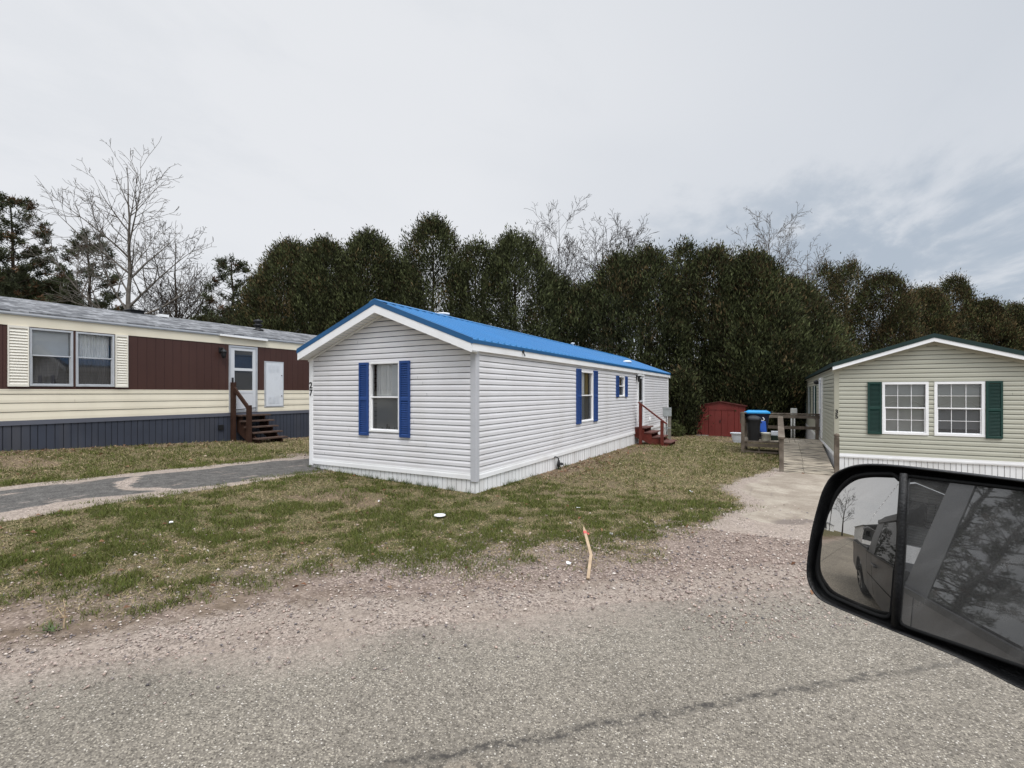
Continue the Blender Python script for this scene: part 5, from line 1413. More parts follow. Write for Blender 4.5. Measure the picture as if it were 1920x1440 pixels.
def driveway():
    m = bpy.data.materials.new('old_driveway_asphalt'); nt, N, L = nodes_of(m); b = N['Principled BSDF']
    ge = N.new('ShaderNodeNewGeometry'); pos = ge.outputs['Position']
    def noise(s, d):
        n = N.new('ShaderNodeTexNoise'); n.inputs['Scale'].default_value = s; n.inputs['Detail'].default_value = d; n.inputs['Roughness'].default_value = .65; L.new(pos, n.inputs['Vector']); return n.outputs['Fac']
    n = noise(7, 8); r = N.new('ShaderNodeValToRGB'); e = r.color_ramp.elements
    e[0].position = .32; e[0].color = (.066, .062, .058, 1); e[1].position = .68; e[1].color = (.128, .12, .11, 1); L.new(n, r.inputs[0])
    v = N.new('ShaderNodeTexVoronoi'); v.inputs['Scale'].default_value = 75; L.new(pos, v.inputs['Vector'])
    h = N.new('ShaderNodeSeparateColor'); L.new(v.outputs['Color'], h.inputs[0])
    mr = N.new('ShaderNodeMapRange'); mr.inputs[3].default_value = .65; mr.inputs[4].default_value = 1.4; L.new(h.outputs[0], mr.inputs[0])
    s = N.new('ShaderNodeVectorMath'); s.operation = 'SCALE'; L.new(r.outputs[0], s.inputs[0]); L.new(mr.outputs[0], s.inputs['Scale'])
    at = N.new('ShaderNodeAttribute'); at.attribute_name = 'Inside'
    mp = N.new('ShaderNodeMapping'); mp.inputs['Scale'].default_value = (2.6, .8, 1); L.new(pos, mp.inputs['Vector'])
    n2 = N.new('ShaderNodeTexNoise'); n2.inputs['Scale'].default_value = 1.5; n2.inputs['Detail'].default_value = 9; n2.inputs['Roughness'].default_value = .66; L.new(mp.outputs[0], n2.inputs['Vector'])
    ad = N.new('ShaderNodeMath'); ad.operation = 'MULTIPLY_ADD'; L.new(n2.outputs['Fac'], ad.inputs[0]); ad.inputs[1].default_value = -1.5; L.new(at.outputs['Fac'], ad.inputs[2])
    k = N.new('ShaderNodeMapRange'); k.inputs[1].default_value = -.60; k.inputs[2].default_value = -.46; L.new(ad.outputs[0], k.inputs[0])
    x = N.new('ShaderNodeMix'); x.data_type = 'RGBA'; L.new(k.outputs[0], x.inputs[0]); L.new(sand_nodes(nt, pos), x.inputs[6]); L.new(s.outputs[0], x.inputs[7])
    L.new(x.outputs[2], b.inputs['Base Color']); b.inputs['Roughness'].default_value = .88; b.inputs['Specular IOR Level'].default_value = .2
    bp = N.new('ShaderNodeBump'); bp.inputs['Strength'].default_value = .5; bp.inputs['Distance'].default_value = .01; L.new(k.outputs[0], bp.inputs['Height']); L.new(bp.outputs[0], b.inputs['Normal'])
    xs = np.arange(-10.15, -7.89, .09); ys = np.arange(-3, 8.9, .1); X, Y = np.meshgrid(xs, ys)
    def inside(x0, x1, y0, y1): return np.minimum(np.minimum(X - x0, x1 - X), np.minimum(Y - y0, y1 - Y))
    w = (fbm(X, Y, 1.1, 91) - .5) * .5
    gap = Y - (4.12 + .35 * np.sin(X * 2.3) + w * .6)
    d1 = np.minimum(inside(-9.8, -8.28, -4, 9) + w * .7, -gap - .02); d2 = np.minimum(inside(-9.78, -8.05, 0, 8.3) + w * .5, gap - .04)
    D = np.clip(np.maximum(d1, d2) * 2.6, -.8, .42)
    edge = np.minimum(np.minimum(X - xs[0], xs[-1] - X), np.minimum(Y - ys[0], ys[-1] - Y)) + w * .25
    Z = gz(X, Y) + (fbm(X, Y, 1.6, 41) - .5) * .03 * .9 + np.where(edge > .05, .016, -.03)
    nx, ny = len(xs), len(ys); i = np.arange(nx * ny).reshape(ny, nx)
    f = np.stack([i[:-1, :-1], i[:-1, 1:], i[1:, 1:], i[1:, :-1]], -1).reshape(-1, 4)
    o = np_mesh('driveway', np.stack([X, Y, Z], -1).reshape(-1, 3), 4, m, None, None, True, f)
    a = o.data.attributes.new('Inside', 'FLOAT', 'POINT'); a.data.foreach_set('value', D.astype(np.float32).ravel())
    o['kind'] = 'structure'
driveway()

def pale_drive():
    m = bpy.data.materials.new('pale_worn_slab'); nt, N, L = nodes_of(m); b = N['Principled BSDF']
    ge = N.new('ShaderNodeNewGeometry'); pos = ge.outputs['Position']
    def noise(s, d, src=pos):
        n = N.new('ShaderNodeTexNoise'); n.inputs['Scale'].default_value = s; n.inputs['Detail'].default_value = d; n.inputs['Roughness'].default_value = .65; L.new(src, n.inputs['Vector']); return n.outputs['Fac']
    def ramp(f, *st):
        r = N.new('ShaderNodeValToRGB'); e = r.color_ramp.elements
        for i, (p, c) in enumerate(st):
            x = e[i] if i < 2 else e.new(p)
            x.position = p; x.color = (*c, 1)
        L.new(f, r.inputs[0]); return r.outputs[0]
    def mix(f, a, c):
        x = N.new('ShaderNodeMix'); x.data_type = 'RGBA'; L.new(f, x.inputs[0]); L.new(a, x.inputs[6]); L.new(c, x.inputs[7]); return x.outputs[2]
    slab = mix(ramp(noise(1.6, 8), (.40, (0, 0, 0)), (.58, (1, 1, 1))), ramp(noise(30, 5), (.3, (.29, .25, .20)), (.7, (.44, .385, .315))), ramp(noise(45, 5), (.3, (.20, .165, .13)), (.7, (.32, .27, .215))))
    at = N.new('ShaderNodeAttribute'); at.attribute_name = 'Inside'; sp = N.new('ShaderNodeSeparateXYZ'); L.new(at.outputs['Vector'], sp.inputs[0])
    slab = mix(ramp(sp.outputs[1], (.35, (0, 0, 0)), (.65, (1, 1, 1))), slab, ramp(noise(40, 5), (.3, (.13, .105, .09)), (.7, (.24, .20, .17))))
    ad = N.new('ShaderNodeMath'); ad.operation = 'MULTIPLY_ADD'; L.new(noise(3.2, 8), ad.inputs[0]); ad.inputs[1].default_value = -1.1; L.new(sp.outputs[0], ad.inputs[2])
    k = N.new('ShaderNodeMapRange'); k.inputs[1].default_value = -.62; k.inputs[2].default_value = -.38; L.new(ad.outputs[0], k.inputs[0])
    L.new(mix(k.outputs[0], sand_nodes(nt, pos), slab), b.inputs['Base Color']); b.inputs['Roughness'].default_value = .92; b.inputs['Specular IOR Level'].default_value = .15
    xs = np.arange(-.85, 4.6, .11); ys = np.arange(6.6, 14.0, .12); X, Y = np.meshgrid(xs, ys)
    w = (fbm(X, Y, .9, 191) - .5)
    xb = np.interp(Y, [6.1, 7.5, 8.3, 10.4, 11.5, 13.1, 14.2], [-1.0, -.55, -.3, -.70, -.5, .0, .1])
    d = np.minimum(np.minimum(X - xb - .12, Y - 7.7 + w * 2.2), np.minimum(4.5 - X, 13.9 - Y)) + w * .6
    D = np.clip(d * 2.2, -.8, .6)
    arc = np.minimum(np.abs(np.hypot(X - 2.6, Y - 9.9) - 3.05 + w * .35), np.abs(np.hypot(X - 2.6, Y - 9.9) - 2.72 + w * .35))                       # wheel rut curving into the slab
    dark = np.maximum((1 - sstep(.02, .12, arc)) * (X < .4) * (Y < 11) * .5 * sstep(.3, .6, w + .5), sstep(.2, .6, 1 - np.hypot((X - .6) / 1.1, (Y - 7.5) / .7)) * .9)
    edge = np.minimum(X - xb - (-.18), np.minimum(Y - ys[0], ys[-1] - Y)) + w * .2
    Z = gz(X, Y) + (fbm(X, Y, 1.6, 41) - .5) * .03 + np.where(edge > .03, .014, -.03)
    nx, ny = len(xs), len(ys); i = np.arange(nx * ny).reshape(ny, nx)
    f = np.stack([i[:-1, :-1], i[:-1, 1:], i[1:, 1:], i[1:, :-1]], -1).reshape(-1, 4)
    o = np_mesh('driveway', np.stack([X, Y, Z], -1).reshape(-1, 3), 4, m, None, None, True, f)
    a = o.data.attributes.new('Inside', 'FLOAT_VECTOR', 'POINT'); a.data.foreach_set('vector', np.stack([D, dark, D * 0], -1).astype(np.float32).ravel())
    o['kind'] = 'structure'
pale_drive()

# ------------------------------------------------------------------ loose cover: grass, stones, leaves
FW = np.array([-.4787, .878])
def visible(n, lo, hi, wide=1.25):
    """random points over the strip the view looks at, denser near by"""
    d = lo * (hi / lo) ** RNG.random(n); r = RNG.uniform(-wide, wide, n)
    lat = r * d
    X = d * FW[0] + lat * .878; Y = d * FW[1] + lat * .4787
    return X, Y, d

HOMES = [(-8.66, -4.47, 6.93, 23.7), (-18.5, -14.15, -1.5, 19), (1.23, 5.0, 14.2, 32.6), (.12, 1.2, 13.0, 18.6), (-1.0, 1.2, 16.85, 18.6), (-3.55, -1.2, 25.5, 27.7)]
def outside(X, Y):
    k = np.ones(len(X), bool)
    for a, b, c, d in HOMES: k &= ~((X > a) & (X < b) & (Y > c) & (Y < d))
    return k

def grass():
    X, Y, d = visible(1150000, 3.4, 34)
    # uniform-in-log sampling has density ~ 1/d^2: thin the near field less
    gr, st, sa, ba = masks(X, Y)
    tuft = fbm(X, Y, 4.5, 55); patch = fbm(X, Y, .8, 58)
    keep = (RNG.random(len(X)) < gr * (.55 + .7 * sstep(.35, .62, tuft)) * (1 - .72 * ba)) & outside(X, Y)
    X, Y, d, tuft, patch, ba, gr = (q[keep] for q in (X, Y, d, tuft, patch, ba, gr))
    n = len(X)
    green = RNG.random(n) < np.clip(.20 + .95 * sstep(.40, .62, tuft * .74 + patch * .26), 0, .94) * np.where(Y > 8.5, .45, 1) * np.where(X < -10.5, .6, 1)
    sc = np.clip(d / 6.0, .8, 3.2) ** .75
    ln = np.where(green, RNG.uniform(.020, .060, n), RNG.uniform(.022, .070, n)) * (.45 + 1.3 * tuft) * np.clip(sc, 1, 1.7)
    el = np.where(green, RNG.uniform(.3, 1.2, n), RNG.uniform(.03, .5, n)); a = RNG.uniform(0, 6.283, n)
    wd = RNG.uniform(.0016, .0040, n) * sc * 1.2
    D = np.stack([np.cos(a) * np.cos(el), np.sin(a) * np.cos(el), np.sin(el)], 1)
    S = np.stack([-np.sin(a), np.cos(a), RNG.normal(0, .3, n)], 1)
    B = np.stack([X, Y, gz(X, Y) + .004 + (fbm(X, Y, 1.6, 41) - .5) * .03 * sstep(.3, 1.4, perp(X, Y))], 1)
    V = np.stack([B - S * wd[:, None], B + S * wd[:, None], B + D * ln[:, None] + np.array([0, 0, .0])], 1)
    cg = np.array([[.075, .098, .024]]) * RNG.uniform(.55, 1.5, (n, 1)) + np.array([[.05, .03, .008]]) * RNG.random((n, 1))
    cs = np.array([[.36, .285, .165]]) * RNG.uniform(.4, 1.35, (n, 1))
    c = np.where(green[:, None], cg, cs)
    o = np_mesh('grass', V, 3, attr_mat('grass_blades', .8, .15, .2), None, np.repeat(c, 3, 0)); tag(o, 'thin patchy spring grass mixed with straw on the lawns', 'grass', None, 'stuff')
    # taller tufts against the skirting of the white home
    T = []
    for _ in range(46):
        if random.random() < .6: T.append((random.uniform(-8.6, -4.5), 6.963 - random.uniform(.03, .12)))
        else: T.append((-4.505 + random.uniform(.03, .14), random.uniform(7, 11)))
    V, C = [], []
    for (x, y) in T + [(-5.93, 6.87)] * 3:
        for _ in range(16):
            a = random.uniform(0, 6.28); l = random.uniform(.04, .13); z = g(x, y); x2 = x + random.uniform(-.05, .05); y2 = y + random.uniform(-.03, .03)
            V.append([(x2 - math.sin(a) * .003, y2 + math.cos(a) * .003, z), (x2 + math.sin(a) * .003, y2 - math.cos(a) * .003, z), (x2 + math.cos(a) * l * .6, y2 + math.sin(a) * l * .6, z + l)])
            C += [[.06 * random.uniform(.6, 1.4), .085 * random.uniform(.6, 1.4), .025]] * 3
    o = np_mesh('grass_tufts', np.array(V), 3, MATS.get('gb') or attr_mat('tuft_blades', .8, .15, .2), None, np.array(C)); tag(o, 'taller green tufts growing along the white skirting', 'grass', None, 'stuff')
grass()

def stones():
    X, Y, d = visible(120000, 2.2, 14, 1.2)
    gr, st, sa, ba = masks(X, Y); p = perp(X, Y)
    clump = fbm(X, Y, 2.2, 63)
    keep = (RNG.random(len(X)) < (st * (.25 + .9 * clump) * .75 + (.50 * clump * (p > -.25) + .12) * (sa > .3) * (p < 1.2) * sstep(-1.0, -.1, p) + .015 * sa * (p > 1.6) + .07 * gr * (p < 2.8)) * (p > -1.0)) & outside(X, Y)
    X, Y, d = X[keep][:46000], Y[keep][:46000], d[keep][:46000]; n = len(X)
    s = (.003 + .0095 * RNG.random(n) ** 3.0) * np.clip(d / 3.5, 1, 1.8)
    oc = np.array([(1, 0, 0), (0, 1, 0), (-1, 0, 0), (0, -1, 0), (0, 0, 1), (0, 0, -1)], float)
    fc = np.array([(0, 1, 4), (1, 2, 4), (2, 3, 4), (3, 0, 4), (1, 0, 5), (2, 1, 5), (3, 2, 5), (0, 3, 5)])
    V = oc[None] * (1 + RNG.uniform(-.3, .35, (n, 6, 1))) * np.stack([RNG.uniform(.8, 1.5, n), RNG.uniform(.7, 1.1, n), RNG.uniform(.45, .85, n)], 1)[:, None] * s[:, None, None]
    V += RNG.normal(0, .14, (n, 6, 3)) * s[:, None, None]
    a = RNG.uniform(0, 6.28, n); ca, sa_ = np.cos(a)[:, None], np.sin(a)[:, None]
    x, y = V[..., 0] * ca - V[..., 1] * sa_, V[..., 0] * sa_ + V[..., 1] * ca
    V = np.stack([x + X[:, None], y + Y[:, None], V[..., 2] + (gz(X, Y) + s * .25 + .004 + (fbm(X, Y, 1.6, 41) - .5) * .03 * sstep(.3, 1.4, perp(X, Y)))[:, None]], -1)
    pal = np.array([(.42, .335, .29), (.32, .25, .22), (.235, .20, .195), (.52, .45, .39), (.13, .118, .12), (.44, .335, .28), (.62, .56, .50)])
    ci = RNG.choice(len(pal), n, p=[.28, .22, .16, .14, .06, .1, .04]); c = pal[ci] * RNG.uniform(.75, 1.25, (n, 1))
    F = (fc[None] + (np.arange(n) * 6)[:, None, None]).reshape(-1)
    o = np_mesh('gravel', V.reshape(-1, 3), 3, attr_mat('gravel_stones', .85, .25), None, np.repeat(c, 6, 0), False, F); tag(o, 'pinkish grey gravel stones strewn between road and lawn', 'gravel', None, 'stuff')
stones()

def leaves():
    X, Y, d = visible(60000, 3.5, 28, 1.2)
    near = np.zeros(len(X))
    near = np.maximum(near, np.exp(-np.abs(X + 4.25) / .42) * (Y > 9.2) * (Y < 24) * (X > -4.5))
    near = np.maximum(near, np.exp(-np.abs(X + 13.9) / .35) * (X > -14.15) * .8)
    near = np.maximum(near, np.exp(-np.hypot(X + .1, Y - 16.0) / .5) * 1.0)
    near = np.maximum(near, sstep(20, 25, Y) * .5)
    gr, st, sa, ba = masks(X, Y)
    keep = (RNG.random(len(X)) < near * .9 + .020 * gr + .008 * st) & outside(X, Y)
    X, Y, d = X[keep], Y[keep], d[keep]; n = len(X)
    a = RNG.uniform(0, 6.28, n); D = np.stack([np.cos(a), np.sin(a), RNG.normal(0, .25, n)], 1); D /= np.linalg.norm(D, axis=1, keepdims=True)
    C = np.stack([X, Y, gz(X, Y) + .022], 1); L_ = RNG.uniform(.03, .085, n) * np.clip(d / 8, .8, 1.25); S = np.stack([-np.sin(a), np.cos(a), RNG.normal(0, .35, n)], 1)
    V = np.stack([C, C + D * L_[:, None] * .5 + S * (L_ * .3)[:, None] + [0, 0, .008], C + D * L_[:, None], C + D * L_[:, None] * .5 - S * (L_ * .3)[:, None] + [0, 0, .012]], 1)
    pal = np.array([(.16, .075, .04), (.22, .12, .07), (.30, .20, .13), (.10, .055, .035), (.42, .33, .24)]); c = pal[RNG.choice(5, n, p=[.3, .28, .2, .14, .08])] * RNG.uniform(.7, 1.3, (n, 1))
    o = np_mesh('dead_leaves', V, 4, attr_mat('dead_leaf', .85, .2, .15), None, np.repeat(c, 4, 0)); tag(o, 'brown dead leaves gathered along the skirtings and over the lawn', 'leaves', None, 'stuff')
leaves()

# ------------------------------------------------------------------ the pickup the photo is taken from
def mirror_mat(name, tint, dust, scale):
    m = bpy.data.materials.new(name); nt, N, L = nodes_of(m); N.remove(N['Principled BSDF'])
    gl = N.new('ShaderNodeBsdfGlossy'); gl.inputs['Roughness'].default_value = .004; gl.inputs[0].default_value = (*tint, 1)
    df = N.new('ShaderNodeBsdfDiffuse'); df.inputs[0].default_value = (.26, .255, .245, 1)
    tc = N.new('ShaderNodeTexCoord'); mp = N.new('ShaderNodeMapping'); mp.inputs['Scale'].default_value = (1, 1, 1); mp.inputs['Rotation'].default_value = (0, .9, .5)
    L.new(tc.outputs['Object'], mp.inputs['Vector'])
    st = N.new('ShaderNodeVectorMath'); st.operation = 'MULTIPLY'; st.inputs[1].default_value = (14, 60, 60); L.new(mp.outputs[0], st.inputs[0])
    n = N.new('ShaderNodeTexNoise'); n.inputs['Scale'].default_value = 1.0; n.inputs['Detail'].default_value = 7; L.new(st.outputs[0], n.inputs['Vector'])
    n2 = N.new('ShaderNodeTexNoise'); n2.inputs['Scale'].default_value = 900; n2.inputs['Detail'].default_value = 3; L.new(tc.outputs['Object'], n2.inputs['Vector'])
    r = N.new('ShaderNodeMapRange'); r.inputs[1].default_value = .45; r.inputs[2].default_value = .8; r.inputs[3].default_value = dust[0]; r.inputs[4].default_value = dust[1]; L.new(n.outputs['Fac'], r.inputs[0])
    r2 = N.new('ShaderNodeMapRange'); r2.inputs[1].default_value = .35; r2.inputs[2].default_value = .75; r2.inputs[3].default_value = .7; r2.inputs[4].default_value = 1.35; L.new(n2.outputs['Fac'], r2.inputs[0])
    mu = N.new('ShaderNodeMath'); mu.operation = 'MULTIPLY'; L.new(r.outputs[0], mu.inputs[0]); L.new(r2.outputs[0], mu.inputs[1])
    mx = N.new('ShaderNodeMixShader'); L.new(mu.outputs[0], mx.inputs[0]); L.new(gl.outputs[0], mx.inputs[1]); L.new(df.outputs[0], mx.inputs[2])
    L.new(mx.outputs[0], N['Material Output'].inputs[0])
    return m

DH = 3.0
HEAD = R(28.6 + DH)
def truck():
    zr = g(0, 0) - .0
    t = thing('pickup_truck', 'dark grey pickup truck with black split tow mirror, seen at the right foreground', 'truck', (0, 0, zr), HEAD)
    t['local_frame'] = 1
    ey = EYE - zr
    paint = mat('dusty_grey_paint', (.085, .086, .09), .38, .25, 2.5, .5, obj=True, stain=(.17, .16, .15), stain_scale=1.6, stain_amt=.55)
    black = mat('black_plastic', (.010, .010, .0105), .48, .3, 30, .4, obj=True, stain=(.07, .068, .064), stain_scale=26, stain_amt=.35, bump=.25, bscale=420)
    rub = mat('rubber', (.008, .008, .008), .8, .2, 10, .2, obj=True)
    tint = bpy.data.materials.new('tinted_side_glass'); nt, N, L = nodes_of(tint); b = N['Principled BSDF']
    b.inputs['Base Color'].default_value = (.006, .007, .007, 1); b.inputs['Roughness'].default_value = .02; b.inputs['Specular IOR Level'].default_value = .75
    chrome = mat('wheel_metal', (.42, .42, .42), .3, .1, 5, .5, metal=.9, obj=True)
    yl, yr = .06, -1.90
    def arch(cx, r, z0, n=14):
        return [(cx + r * math.cos(math.pi * k / n), z0 + r * math.sin(math.pi * k / n) * 1.0) for k in range(n + 1)]
    # cab and bonnet lower body
    prof = [(2.75, .62), (2.72, 1.02), (2.45, 1.17), (1.10, 1.27), (-1.95, 1.275), (-1.95, .46)] + [(.55, .46)][:0]
    low = [(1.12, .46)] + arch(1.72, .50, .46)[::-1][1:-1][::1] + [(2.30, .46)]
    m = MB(); poly = prof + low
    m.prism([(x, yl, z) for x, z in poly], (0, yr - yl, 0)); m.build('body', paint, t)
    m = MB(); poly = [(-1.63, 1.30), (-3.62, 1.33), (-3.66, .62), (-3.30, .52)] + [(x, z) for x, z in arch(-2.50, .50, .50)[::1]][0:0] + [(-2.0 - .0, .5)][0:0]
    poly = [(-1.99, 1.30), (-3.90, 1.33), (-3.94, .62), (-3.38, .50)] + arch(-2.86, .50, .50)[::-1][1:-1] + [(-2.34, .50), (-1.99, .46)]
    m.prism([(x, yl - .005, z) for x, z in poly], (0, -.10, 0)); m.prism([(x, yr + .105, z) for x, z in poly], (0, -.10, 0))
    m.box(-3.90, -1.99, yr + .1, yl - .1, .72, .76); m.box(-3.94, -3.86, yr + .1, yl - .1, .70, 1.32); m.box(-2.08, -2.0, yr + .1, yl - .1, .72, 1.30)
    m.build('bed', paint, t)
    m = MB(); m.tube([(-2.0, yl - .05, 1.325), (-3.90, yl - .05, 1.352)], .03, 8); m.build('bed_rail', black, t)
    # roof and pillars
    zt = 1.90; yt = -.10; yo = yr + .16
    m = MB(); m.prism([(.22, yt, zt), (-.1, yt, zt + .04), (-1.55, yt, zt + .04), (-1.84, yt, zt), (-1.84, yt, zt - .055), (.22, yt, zt - .055)], (0, yo - yt, 0)); m.build('roof', paint, t)
    m = MB()
    for ya, yb_ in ((yl - .03, yt), (yr + .03, yo)):
        m.bar((1.08, ya, 1.26), (.18, yb_, zt - .03), .06, .07)
        m.bar((-.40, ya, 1.25), (-.38, yb_, zt - .03), .05, .11, (1, 0, 0)); 
        q = [(-1.58, ya, 1.26), (-1.95, ya, 1.26), (-1.84, yb_, zt - .03), (-1.50, yb_, zt - .03)]
        m.prism(q, (0, -.05 if ya > 0 else .05, 0))
        m.bar((.2, yb_, zt - .03), (-1.82, yb_, zt - .03), .05, .06)
    m.build('pillar', paint, t)
    def pane(x0, x1, xt0, xt1, ya, yb_, nm, lab=None):
        p = MB(); f = [(x0, ya, 1.275), (x1, ya, 1.275), (xt1, yb_, zt - .05), (xt0, yb_, zt - .05)]
        p.face(f if ya > 0 else f[::-1]); p.build(nm, tint, t)
    pane(-.45, -1.60, -.44, -1.52, yl - .035, yt + .0, 'rear_door_window')
    pane(-.45, -1.60, -.44, -1.52, yr + .035, yo - .0, 'rear_door_window'); pane(.95, -.34, .22, -.34, yr + .035, yo, 'front_door_window')
    p = MB(); p.face([(1.08, yl - .06, 1.275), (.2, yt, zt - .03), (.2, yo, zt - .03), (1.08, yr + .06, 1.275)]); p.build('windscreen', tint, t)
    p = MB(); p.face([(-1.94, yl - .06, 1.275), (-1.94, yr + .06, 1.275), (-1.83, yo, zt - .05), (-1.83, yt, zt - .05)]); p.build('rear_window', tint, t)
    m = MB(); m.box(-1.96, 1.0, yl - .004, yl + .012, 1.268, 1.292); m.build('belt_moulding', black, t)
    m = MB()
    for x in (-.42, -1.62, .92): m.box(x - .004, x + .004, yl - .01, yl + .0015, .55, 1.266)
    m.box(-1.94, 1.1, yl - .01, yl + .004, .86, .875); m.build('door_seam', rub, t)
    for x in (-.20, -1.42): m = MB(); m.bar((x - .1, yl + .03, 1.12), (x + .1, yl + .03, 1.12), .03, .035); m.bar((x - .1, yl, 1.12), (x - .1, yl + .03, 1.12), .02, .03); m.bar((x + .1, yl, 1.12), (x + .1, yl + .03, 1.12), .02, .03); m.build('door_handle', paint, t, bevel=.006)
    for x in (1.72, -2.86):
        for y, sg in ((yl - .13, 1), (yr + .13, -1)):
            m = MB(); pr = [(.36, -.13), (.395, -.10), (.40, -.05), (.40, .05), (.395, .10), (.36, .13), (.25, .13), (.25, -.13), (.36, -.13)]
            i = len(m.v); n = 30
            for r_, w in pr:
                for k in range(n): a = 6.283 * k / n; m.v.append((x + r_ * math.cos(a), y + w, .40 + r_ * math.sin(a)))
            for q in range(len(pr) - 1):
                for k in range(n): m.f.append((i + q * n + k, i + q * n + (k + 1) % n, i + (q + 1) * n + (k + 1) % n, i + (q + 1) * n + k)); m.m.append(0)
            w_ = m.build('wheel', rub, t, True)
            m = MB(); m.tube([(x, y + sg * .05, .40), (x, y + sg * .09, .40)], .245, 24)
            for k in range(6): a = 6.283 * k / 6; m.bar((x + .07 * math.cos(a), y + sg * .10, .4 + .07 * math.sin(a)), (x + .23 * math.cos(a), y + sg * .115, .4 + .23 * math.sin(a)), .06, .03, (0, 1, 0))
            m.tube([(x, y + sg * .08, .40), (x, y + sg * .13, .40)], .07, 16); m.build('rim', chrome, w_)
    m = MB(); m.box(2.70, 2.85, yr + .05, yl - .05, .45, .70); m.box(-4.12, -3.95, yr + .08, yl - .08, .48, .66); m.build('bumper', black, t)
    for y in (yl - .25, yr + .25): m = MB(); m.box(2.60, 2.76, y - .17, y + .17, .82, 1.02); m.build('headlight', chrome, t, bevel=.02)
    for y in (yl - .1, yr + .1): m = MB(); m.box(-3.97, -3.88, y - .09, y + .09, .78, 1.2); m.build('tail_light', mat('tail_red', (.3, .01, .01), .3, .05, 3), t, bevel=.01)
    # ---- mirror: frame in its own plane (u inboard, v up, w towards the rear)
    Rz = Matrix.Rotation(R(7.0 - DH), 3, 'Z')
    A, U, V, Nn = (Rz @ Vector(q) for q in ((.4901, .5947, -.1886), (.4325, -.9016, 0), (.1073, .0515, .9929), (-.8952, -.4294, .119))); A.z += ey
    def P(u, v, w): return tuple(A + U * u + V * v + Nn * w)
    def smooth(pts, n=96):
        out = []; k = len(pts)
        for i in range(k):
            p0, p1, p2, p3 = (Vector(pts[(i + j) % k]) for j in (-1, 0, 1, 2))
            for s in range(6):
                f = s / 6; out.append(.5 * ((2 * p1) + (p2 - p0) * f + (2 * p0 - 5 * p1 + 4 * p2 - p3) * f * f + (3 * p1 - p0 - 3 * p2 + p3) * f ** 3))
        return [(q.x, q.y) for q in out]
    outer = smooth([(.1261, .1012), (.0768, .1015), (.0455, .0987), (.0261, .0918), (.0101, .0793), (.0005, .0604), (-.0049, .0385), (-.0116, -.0004), (-.0146, -.0409), (-.0136, -.0615), (-.0073, -.0756), (.0041, -.0853), (.0251, -.0889), (.0581, -.0914), (.0883, -.0937), (.1251, -.0962), (.1609, -.1003), (.1927, -.1068), (.222, -.106), (.240, -.09), (.245, .0), (.243, .08), (.228, .097), (.188, .0999)])
    conv = smooth([(.0836, .0835), (.0773, .0889), (.0702, .089), (.05, .0857), (.0347, .0795), (.0232, .0676), (.0148, .0514), (.0096, .0298), (.0029, -.0038), (-.0018, -.0372), (-.0015, -.0531), (.0041, -.065), (.0142, -.0751), (.0346, -.0789), (.0614, -.0818), (.0757, -.081), (.0807, -.0766), (.0822, -.07), (.0836, -.0228), (.0855, .0807)])
    flat = smooth([(.0945, .0897), (.13, .0897), (.1883, .0896), (.222, .088), (.232, .07), (.233, 0), (.231, -.07), (.22, -.086), (.1922, -.0853), (.1467, -.0846), (.1092, -.0843), (.0945, -.0833), (.0902, -.079), (.0894, -.0713), (.0904, -.0005), (.09, .0824), (.092, .0883)])
    cu, cv = .115, 0.0
    sc = lambda pt, s: (cu + (pt[0] - cu) * s, cv + (pt[1] - cv) * s)
    m = MB(); n = len(outer); rings = [(.962, -.012), (.966, .002), (.972, .0055), (.982, .0065), (.993, .004), (1.0, -.002), (1.0, -.022), (.97, -.05), (.88, -.078), (.70, -.095), (.3, -.104)]
    for s, w in rings:
        for pt in outer: q = sc(pt, s); m.v.append(P(q[0], q[1], w))
    for k in range(len(rings) - 1):
        for j in range(n): m.f.append((k * n + j, k * n + (j + 1) % n, (k + 1) * n + (j + 1) % n, (k + 1) * n + j)); m.m.append(0)
    m.f.append(tuple((len(rings) - 1) * n + j for j in range(n))); m.m.append(0)
    m.f.append(tuple(range(n - 1, -1, -1))); m.m.append(0)
    hm = m.build('mirror', black, t, True)
    # bezel strip between rim and glasses: fill at glass level, then the divider
    m = MB(); m.tube([P(.0885, .0925, .0035), P(.0884, .04, .0035), P(.0880, -.03, .0035), P(.0868, -.086, .0035)], .0042, 10); m.build('divider', black, hm, True)
    m = MB(); m.tube([P(*q, .001) for q in flat] + [P(*flat[0], .001)], .0022, 6); m.build('glass_rim', rub, hm, True)
    m = MB(); m.tube([P(*q, .000) for q in conv] + [P(*conv[0], .000)], .0026, 6); m.build('glass_rim', rub, hm, True)
    m = MB(); m.face([P(*q, .0005) for q in flat]); o = m.build('flat_mirror_glass', mirror_mat('flat_mirror', (.55, .55, .55), (.22, .50), 1), hm)
    m = MB(); c0 = (.044, .004); Rr = .40; n = len(conv); K = 16
    for k in range(K + 1):
        for q in conv:
            u = c0[0] + (q[0] - c0[0]) * k / K; v = c0[1] + (q[1] - c0[1]) * k / K; r2 = (u - c0[0]) ** 2 + (v - c0[1]) ** 2
            m.v.append(P(u, v, .0045 - r2 / (2 * Rr)))
    for k in range(K):
        for j in range(n): m.f.append((k * n + j, (k + 1) * n + j, (k + 1) * n + (j + 1) % n, k * n + (j + 1) % n)); m.m.append(0)
    o = m.build('convex_mirror_glass', mirror_mat('convex_mirror', (.60, .575, .54), (.07, .20), 1), hm, True)
    me = o.data; me.update()
    m = MB(); m.bar((.60, .40, ey - .17), (.80, .04, ey - .33), .05, .06); m.bar((.60, .40, ey - .24), (.80, .04, ey - .42), .05, .05); m.build('mirror_arm', black, hm, bevel=.01)
    return t
truck()

